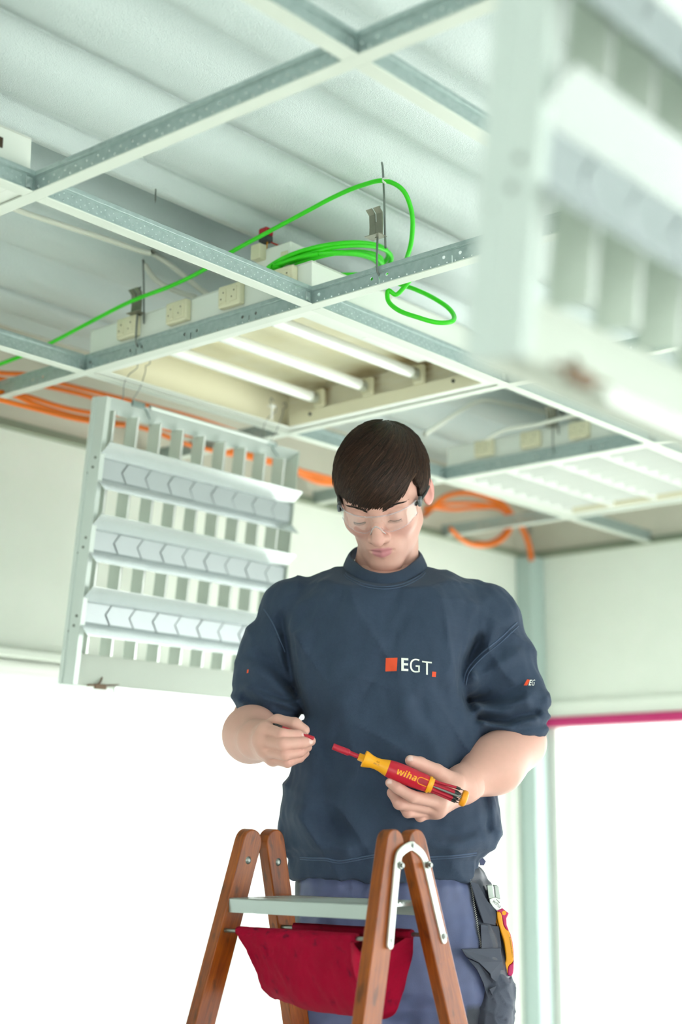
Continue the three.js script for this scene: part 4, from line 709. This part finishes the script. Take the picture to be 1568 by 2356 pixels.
// treads: ribbed aluminium on top, wooden rungs below
M.alu = mat(0xb4bcbc, .3, { metalness: .85 }); M.aluDark = mat(0x8e9294, .5, { metalness: .8 });
{
  const x0 = 1.729 - LX, x1 = 1.875 - LX, y0 = 1.447, y1 = 1.469, pts = [[x0, y0], [x0, y1 - .002], [x0 + .002, y1]];
  const n = 16; for (let i = 0; i < n; i++) { const a = lerp(x0 + .012, x1 - .004, i / n), w = (x1 - x0 - .016) / n; pts.push([a, y1], [a + w * .1, y1 - .0022], [a + w * .5, y1 - .0022], [a + w * .6, y1]); }
  pts.push([x1, y1], [x1, y0], [x1 - .002, y0], [x1 - .002, y1 - .006], [x0 + .002, y1 - .006], [x0 + .002, y0 + .0016], [x0 + .02, y0 + .0016], [x0 + .02, y0]);
  const zw = legZ(1.46) - ST / 2; obj('top_step', extrude(pts, 2 * zw).translate(0, 0, -zw), M.alu, ladder, 'ribbed aluminium top step');
}
for (const y of [1.15, .83, .505, .19]) for (const fx of [-1, 1]) { const zw = legZ(y) - ST / 2; obj('rung', boxUV(rbox(.045, .025, 2 * zw, .004, fx * legX(y), y, 0)), M.wood, ladder); }
// rods of the bag
for (const x of [1.725, 1.856]) obj('rod', rod([x - LX, 1.42, -.158], [x - LX, 1.42, .158], .0032, 10), M.steel, ladder);
// domed bolts inside the far pair
for (const [px, py] of [[570, 1979], [639, 1983]]) { const q = onZ(px, py, LZ - .144 + ST / 2 - (TOPY - 1.51) * SP); obj('dome_bolt', new THREE.SphereGeometry(.0066, 16, 8, 0, 2 * PI, 0, PI / 2).scale(1, .5, 1).rotateX(PI / 2).translate(q.x - LX, q.y, q.z - LZ), M.steel, ladder); }
// hinge straps on the near pair
const faceZ = (y) => .144 + ST / 2 + (TOPY - y) * SP;
function strap(line, w, zo) {
  const P = line.map(([x, y]) => { const q = onZ(x, y, LZ + faceZ(1.5)); return new THREE.Vector2(q.x - LX, q.y); });
  const c = new THREE.SplineCurve(P).getSpacedPoints(40), L = [], R = [];
  c.forEach((p, i) => { const a = c[Math.max(0, i - 1)], b = c[Math.min(40, i + 1)], t = b.clone().sub(a).normalize(); L.push([p.x - t.y * w, p.y + t.x * w]); R.push([p.x + t.y * w, p.y - t.x * w]); });
  const arc = (p, q) => { const mx = (p[0] + q[0]) / 2, my = (p[1] + q[1]) / 2, r = Math.hypot(p[0] - mx, p[1] - my), a = Math.atan2(p[1] - my, p[0] - mx); return Array.from({ length: 7 }, (_, i) => { const t = a - PI * (i + 1) / 8; return [mx + Math.cos(t) * r, my + Math.sin(t) * r]; }); };
  const g = extrude([...L, ...arc(L[40], R[40]), ...R.reverse(), ...arc(R[40], L[0])], .0024, .0005), p = g.attributes.position;
  for (let i = 0; i < p.count; i++) p.setZ(i, p.getZ(i) + faceZ(p.getY(i)) + zo); g.computeVertexNormals(); return toCreasedNormals(g, .6);
}
M.strap = mat(0xd9dcd6, .4, { metalness: .55 });
const s1 = obj('hinge_strap', strap([[885, 2173], [894, 2104], [904, 2033], [910, 1990], [915, 1968], [924, 1957], [938, 1948], [948, 1946]], .0063, .0026), M.strap, ladder), s2 = obj('hinge_strap', strap([[1012, 2161], [1001, 2104], [990, 2043], [980, 1990], [974, 1970], [964, 1957], [952, 1948], [946, 1946]], .0063, .0), M.strap, ladder);
const hex = (px, py, r, h, par, n = 6) => { const q = onZ(px, py, LZ + faceZ(1.5)); obj(n === 6 ? 'nut' : 'rivet', [cyl(r, r, h, n).rotateX(PI / 2).translate(q.x - LX, q.y, faceZ(q.y) + .004 + h / 2), cyl(r * .55, r * .6, h * 1.7, 12).rotateX(PI / 2).translate(q.x - LX, q.y, faceZ(q.y) + .004 + h * .85)], M.steel, par); };
hex(914, 1991, .0056, .005, s1); hex(979, 1990, .0056, .005, s2); hex(947, 1946, .0042, .002, s1, 16); hex(887, 2165, .0048, .0014, s1, 16); hex(1011, 2154, .0048, .0014, s2, 16);

// ---------------------------------------------------------------- red tool bag slung between the rods
const redTex = tex(512, 512, (u, v) => { const n = .5 + .5 * tn(u, v, 4, 5), d = sstep(.6, .8, .5 + .5 * tn(v, u, 7, 5)), t = .5 + .5 * tn(u, v, 120, 1); let c = mix3(rgbOf(0x90062a), rgbOf(0xb00c36), n * .7 + t * .3); return mix3(c, rgbOf(0x4d1028), d * .6); }, { srgb: true });
M.red = mat(0xffffff, .85, { specularIntensity: .25, map: redTex, bumpMap: fabricTex, bumpScale: .0003 });
{
  const bag = thing('tool_bag', 'stained red cloth tool bag slung under the top step', 'tool bag', [1.8105, 1.42, LZ]);
  const near = [[1.723, 1.4268], [1.7165, 1.4275], [1.71, 1.424], [1.709, 1.415], [1.714, 1.395], [1.722, 1.37], [1.737, 1.34], [1.757, 1.315], [1.782, 1.303], [1.81, 1.304], [1.833, 1.325], [1.849, 1.36], [1.858, 1.39], [1.8575, 1.412], [1.854, 1.424], [1.847, 1.4275], [1.84, 1.4268]];
  const BX = 1.802;
  const lift = [0, 0, 0, 0, .002, .004, .008, .012, .012, .012, .01, .006, .003, 0, 0, 0, 0];
  const c0 = new THREE.CatmullRomCurve3(near.map(([x, y]) => V(x - BX, y - 1.42, 0))), c1 = new THREE.CatmullRomCurve3(near.map(([x, y], i) => V(lerp(x, 1.785, i > 4 && i < 12 ? .12 : 0) - BX + (i > 3 && i < 10 ? .008 : 0), y - 1.42 + lift[i], 0)));
  const na = 72, nz = 40, pos = [], uv = [], idx = [];
  for (let j = 0; j <= nz; j++) for (let i = 0; i <= na; i++) {
    const k = j / nz, z = lerp(-.116, .124, k), e = Math.abs(k - .5) * 2, a = c0.getPoint(i / na), b = c1.getPoint(i / na), p = b.lerp(a, sstep(0, .45, k)), wv = .0028 * noise2(i * .09, k * 7) * Math.sin(i / na * PI) + .0016 * noise2(i * .3, k * 22);
pos.push(p.x + wv, p.y, z + (k < .5 ? 1 : -1) * (e ** 10) * .012 * Math.sin(i / na * PI)); uv.push(i / na * 1.4, k * 1.1);
    if (i && j) { const w = na + 1, q = j * w + i; idx.push(q, q - 1, q - w, q - 1, q - w - 1, q - w); }
  }
  const g = new THREE.BufferGeometry(); g.setAttribute('position', new THREE.Float32BufferAttribute(pos, 3)); g.setAttribute('uv', new THREE.Float32BufferAttribute(uv, 2)); g.setIndex(idx); g.computeVertexNormals();
  obj('cloth', g, M.red, bag);
  // end gussets close the sides: one bulges out, one folds in
  for (const [j, bulge] of [[0, -.016], [nz, -.03]]) {
    const row = (i) => V(pos[3 * (j * (na + 1) + i)], pos[3 * (j * (na + 1) + i) + 1], pos[3 * (j * (na + 1) + i) + 2]), ps = [], ix = [], us = [], ns = 18, nt = 12;
    for (let a = 0; a <= ns; a++) for (let b = 0; b <= nt; b++) { const u = a / ns, Fp = row(Math.round(lerp(10, 36, u))), Bp = row(Math.round(lerp(62, 36, u))), t = b / nt, q = Fp.lerp(Bp, t), w = Math.sin(t * PI) * Math.sin((.25 + .75 * u) * PI); q.z += bulge * w; q.y -= (1 - u) * .03 * Math.sin(t * PI); ps.push(q.x, q.y, q.z); us.push(t * .4, u * .4); if (a && b) { const z = a * (nt + 1) + b; ix.push(z, z - 1, z - nt - 1, z - 1, z - nt - 2, z - nt - 1); } }
    const gg = new THREE.BufferGeometry(); gg.setAttribute('position', new THREE.Float32BufferAttribute(ps, 3)); gg.setAttribute('uv', new THREE.Float32BufferAttribute(us, 2)); gg.setIndex(ix); gg.computeVertexNormals(); obj('end_gusset', gg, M.red, bag);
  }
  for (const x of [1.7165, 1.847]) obj('hem', rod([x - BX, .0005, -.1155], [x - BX, .0005, .1235], .0066, 14), M.red, bag);
}
// ---------------------------------------------------------------- things held or worn by the man
const manM = new THREE.Matrix4().makeRotationY(YAW).setPosition(FWD.x * STAND, 0, FWD.z * STAND);
function placed(name, label, cat, local) { const t = thing(name, label, cat); manM.clone().multiply(local).decompose(t.position, t.quaternion, t.scale); return t; }
function frameAlong(a, b, roll = 0) { const x = b.clone().sub(a).normalize(), z = V(0, 0, 1).addScaledVector(x, -x.z).normalize(), y = z.clone().cross(x); return new THREE.Matrix4().makeBasis(x, y, z).setPosition(a).multiply(new THREE.Matrix4().makeRotationX(roll)); }
const latheX = (pts, n = 40) => new THREE.LatheGeometry(pts.map(([x, r]) => new THREE.Vector2(Math.max(r, .00001), x)), n).rotateZ(-PI / 2);
{
  const a = at(765, 1717, .212), b = at(1074, 1840, .205), L = a.distanceTo(b), k = L / .239;
  const t = placed('screwdriver', 'red and yellow bit-magazine screwdriver held in the hand at right', 'screwdriver', frameAlong(a, b));
  const S_ = (p) => p.map(([x, r]) => [x * k, r]);
  const R = mat(0xc3142f, .38), Y = mat(0xf5a712, .38), K = mat(0x222426, .4), G = mat(0x9aa19f, .35, { metalness: .6 }), Rd = mat(0xb31230, .42);
  obj('bit_socket', latheX(S_([[0, 0], [0, .0047], [.001, .0053], [.028, .0055], [.0295, .0045], [.031, .0037], [.049, .0037]])), Rd, t);
  obj('collar', latheX(S_([[.046, 0], [.046, .0062], [.0545, .0064], [.0548, .0132], [.057, .0137], [.062, .0124], [.07, .0101], [.077, .0095], [.084, .0102], [.092, .0122], [.0985, .0137]])), Y, t);
  const prof = [[.0982, .0137], [.105, .0147], [.115, .0153], [.13, .0153], [.145, .0149], [.16, .0139], [.1695, .0131], [.17, 0]];
  obj('handle', latheX(S_(prof)), R, t);
  obj('magazine_ring', latheX(S_([[.1685, .0125], [.169, .0138], [.1735, .0138], [.174, .0118], [.178, .0118], [.178, 0]])), Y, t);
  const rad = (x) => { x /= k; for (let i = 0; i + 1 < prof.length; i++) if (x <= prof[i + 1][0]) return lerp(prof[i][1], prof[i + 1][1], (x - prof[i][0]) / (prof[i + 1][0] - prof[i][0])); return .013; };
  const wrapT = (g, x0, t0, rf = rad, off = .00025) => { g = finer(g, .0016); const p = g.attributes.position; for (let i = 0; i < p.count; i++) { const x = x0 + p.getX(i), r = rf(x) + off, an = (p.getY(i) + t0) / r; p.setXYZ(i, x, Math.sin(an) * r, Math.cos(an) * r); } g.computeVertexNormals(); return g; };
  const shear = (g, s) => { const p = g.attributes.position; for (let i = 0; i < p.count; i++) p.setX(i, p.getX(i) + p.getY(i) * s); return g; };
  obj('lettering', wrapT(shear(new THREE.ShapeGeometry(font.b.generateShapes('wiha', .0108), 5), .12), .1125 * k, -.0042), Y, t);
  obj('lettering', [wrapT(new THREE.ShapeGeometry(font.r.generateShapes('6.0', .0026), 3), .0765 * k, .0018, () => .0098), wrapT(new THREE.ShapeGeometry(font.r.generateShapes('283109', .0024), 3), .0725 * k, -.0022, () => .0098)], mat(0x7a4a10, .6), t);
  { // outlined release button
    const o = new THREE.Shape(); const w = .0062, l = .0175; o.moveTo(l, -w); o.lineTo(.005, -w); o.absarc(.0062, 0, w, -PI / 2, PI / 2, true); o.lineTo(l, w); o.lineTo(l, w - .0011); o.lineTo(.0062, w - .0011); o.absarc(.0062, 0, w - .0011, PI / 2, -PI / 2, false); o.lineTo(l, -w + .0011);
    obj('button_outline', wrapT(new THREE.ShapeGeometry(o, 14), .1495 * k, 0, rad, .0004), Y, t);
    const b2 = new THREE.Shape(); b2.moveTo(.017, -.004); b2.lineTo(.006, -.004); b2.absarc(.0062, 0, .004, -PI / 2, PI / 2, true); b2.lineTo(.017, .004); obj('button', wrapT(new THREE.ShapeGeometry(b2, 10), .1495 * k, 0, rad, .0005), mat(0xa51029, .5), t);
  }
  obj('centre_rod', rod([.175 * k, 0, 0], [.229 * k, 0, 0], .0021), G, t);
  for (let i = 0; i < 6; i++) { const an = i / 6 * 2 * PI + .35, c = Math.cos(an), s = Math.sin(an), r0 = .0085, r1 = .0098 + (i === 1 ? .002 : 0); const bt = obj('bit', [rod([.172 * k, s * r0, c * r0], [.183 * k, s * r0, c * r0], .0027), rod([.183 * k, s * r0, c * r0], [.215 * k, s * r1, c * r1], .0023)], Rd, t); obj('bit_tip', [rod([.215 * k, s * r1, c * r1], [.222 * k, s * r1, c * r1], .0024), rod([.222 * k, s * r1, c * r1], [.2285 * k, s * r1, c * r1], .0015, 6, .0005)], K, bt); }
  obj('end_cap', latheX(S_([[.228, 0], [.228, .0112], [.2295, .0128], [.2345, .0132], [.2375, .0118], [.2388, .008], [.239, 0]])), mat(0xf39a14, .4), t);
}
{
  const a = at(627, 1665, .234), b = at(722, 1699, .238), L = a.distanceTo(b), t = placed('screwdriver_bit', 'thin red bit with black tip pinched in the hand at left', 'screwdriver bit', frameAlong(a, b));
  obj('shank', latheX([[.016, 0], [.016, .0019], [L * .8, .0019], [L * .81, .0029], [L - .001, .003], [L, .0024], [L, 0]], 20), mat(0xb8142f, .4), t);
  obj('tip', latheX([[0, 0], [.0005, .0012], [.006, .0021], [.0165, .0022], [.0165, 0]], 16), mat(0x1d1f20, .4), t);
}
{ // pliers in the hip pocket; outlines in picture units, extruded to real thickness
  const O = at(1150, 2120, .035), zl = .035, t = placed('pliers', 'combination pliers with yellow and magenta handles in the hip pocket', 'pliers', new THREE.Matrix4().setPosition(O));
  const P = (list) => list.map(([x, y]) => { const q = at(960 + x / 5.227, 1920 + y / 5.227, zl); return [q.x - O.x, q.y - O.y]; });
  const ex = (list, d, z, bev = .001, smooth = false) => { let pts = P(list); if (smooth) pts = new THREE.SplineCurve([...pts, pts[0]].map((p) => new THREE.Vector2(...p))).getSpacedPoints(70).slice(0, -1).map((p) => [p.x, p.y]); if (THREE.ShapeUtils.area(pts.map((p) => new THREE.Vector2(...p))) < 0) pts.reverse(); return extrude(pts, d, bev).translate(0, 0, z); };
  const steel = mat(0xa9b0ac, .3, { metalness: .8 }), pale = mat(0xdfe6e0, .35, { metalness: .5 }), Y = mat(0xf2a20e, .4), Mg = mat(0xc41f63, .45);
  obj('jaw', ex([[828, 606], [898, 603], [902, 640], [918, 756], [868, 768], [850, 770], [840, 700]], .013, -.0065), steel, t);
  obj('jaw', ex([[908, 603], [948, 606], [975, 640], [996, 770], [960, 768], [930, 754], [920, 640]], .013, -.0065), steel, t);
  obj('joint', ex([[858, 775], [900, 752], [965, 755], [992, 775], [994, 800], [984, 820], [1004, 895], [950, 915], [900, 870], [866, 820]], .012, -.006), pale, t);
  obj('joint_mark', ex([[936, 776], [944, 776], [986, 818], [980, 824]], .0006, .0069, 0), mat(0x4a5050, .5), t);
  const tx = new THREE.ShapeGeometry(font.r.generateShapes('wiha', .0056), 4).rotateZ(-.72); const tp = P([[892, 806]])[0]; obj('lettering', tx.translate(tp[0], tp[1], .0074), mat(0x3a4040, .5), t);
  const hY = [[946, 930], [985, 925], [1008, 960], [1018, 1030], [1028, 1085], [1052, 1130], [1092, 1165], [1122, 1255], [1140, 1370], [1148, 1490], [1130, 1540], [1092, 1570], [1078, 1620], [1072, 1675], [1048, 1610], [1040, 1550], [1056, 1505], [1050, 1400], [1028, 1270], [990, 1150], [960, 1040]];
  const hd = obj('handle', ex(hY, .014, -.007, .002, true), Y, t, 'yellow insulated handle');
  obj('handle_guard', ex([[945, 915], [1015, 885], [1090, 945], [1062, 1005], [1066, 1085], [1094, 1160], [1052, 1132], [1026, 1080], [1012, 985], [985, 930]], .0155, -.0078, .0015), Mg, hd, 'magenta hand guard');
  obj('handle_end', ex([[1128, 1545], [1149, 1512], [1150, 1600], [1143, 1655], [1128, 1692], [1102, 1700], [1076, 1680], [1080, 1610], [1094, 1570]], .0155, -.0078, .002), Mg, hd, 'magenta handle end');
  obj('handle_stripe', ex([[1094, 1162], [1110, 1190], [1135, 1290], [1148, 1400], [1151, 1520], [1144, 1530], [1141, 1400], [1126, 1290], [1104, 1200]], .0145, -.0073, .0005), mat(0xd8477d, .45), hd);
  obj('emblem', ex(Array.from({ length: 6 }, (_, i) => [1033 + 29 * Math.cos(i * PI / 3 + .2), 940 + 29 * Math.sin(i * PI / 3 + .2)]), .001, .0088, .0002), Y, hd);
  const st = P([[1092, 1228]])[0], g2 = new THREE.ShapeGeometry(font.r.generateShapes('Professional electric', .0027), 3).rotateZ(-1.42); obj('lettering', g2.translate(st[0], st[1], .0094), mat(0x6b4a12, .6), hd);
  // second handle, mostly inside the pocket
  obj('handle', ex([[930, 930], [950, 925], [965, 1040], [985, 1130], [970, 1140], [940, 1040]], .012, -.02, .002), Y, t);
}
{ // safety glasses
  const t = placed('safety_glasses', 'clear wrap-around safety glasses on the face of the man', 'glasses', HM);
  const clear = mat(0xffffff, .03, { transmission: 1, thickness: 0, ior: 1.75 }), rimM = mat(0xf4f2f4, .06, { transmission: .85, thickness: 0, ior: 1.5, color: 0xf0eef2 }), K = mat(0x1c1e21, .4), Gy = mat(0x6b7278, .4);
  const lensP = (a, v) => { const e = Math.abs(a) / 1.12, top = .005 + .0055 * e * e, bot = -.0285 + .0185 * Math.exp(-((a / .155) ** 2)) + .0155 * e ** 3; return V(Math.sin(a) * .0755, lerp(top, bot, v) + .0, .0215 + Math.cos(a) * .0785 - .004 * (v - .3) ** 2); };
  const pos = [], idx = [], nu = 72, nv = 12, AM = 1.12;
  for (let i = 0; i <= nu; i++) for (let j = 0; j <= nv; j++) { const p = lensP(lerp(-AM, AM, i / nu), j / nv); pos.push(p.x, p.y, p.z); if (i && j) { const q = i * (nv + 1) + j; idx.push(q, q - 1, q - nv - 1, q - 1, q - nv - 2, q - nv - 1); } }
  const g = new THREE.BufferGeometry(); g.setAttribute('position', new THREE.Float32BufferAttribute(pos, 3)); g.setIndex(idx); g.computeVertexNormals();
  obj('lens', g, clear, t, 'clear one-piece lens');
  const edge = (v, n = 40) => Array.from({ length: n + 1 }, (_, i) => lensP(lerp(-AM, AM, i / n), v));
  obj('brow_edge', tube(edge(0), .0013, 90, 8), rimM, t); obj('lower_edge', tube(edge(1), .0007, 90, 6), rimM, t);
  obj('nose_piece', tube([[-.0135, -.032, .093], [-.0105, -.025, .0985], [-.005, -.0155, .102], [0, -.0125, .103], [.005, -.0155, .102], [.0105, -.025, .0985], [.0135, -.032, .093]], .0013, 50, 8), mat(0xf2eef0, .1, { transmission: .6, thickness: 0 }), t);
  for (const s of [-1, 1]) {
    const q = [[s * .066, .003, .056], [s * .0725, .004, .04], [s * .0785, .005, .015], [s * .0805, .004, -.012], [s * .0785, -.004, -.034]];
    const tm = obj('temple', tube(q, .0032, 40, 8).applyMatrix4(new THREE.Matrix4().makeScale(1, 1, 1)), K, t);
    obj('hinge', rbox(.006, .014, .018, .002, s * .0725, .003, .043), Gy, tm);
  }
}
scene.traverse((o) => { if (o.isMesh) o.castShadow = o.receiveShadow = true; });
renderer.render(scene, camera);
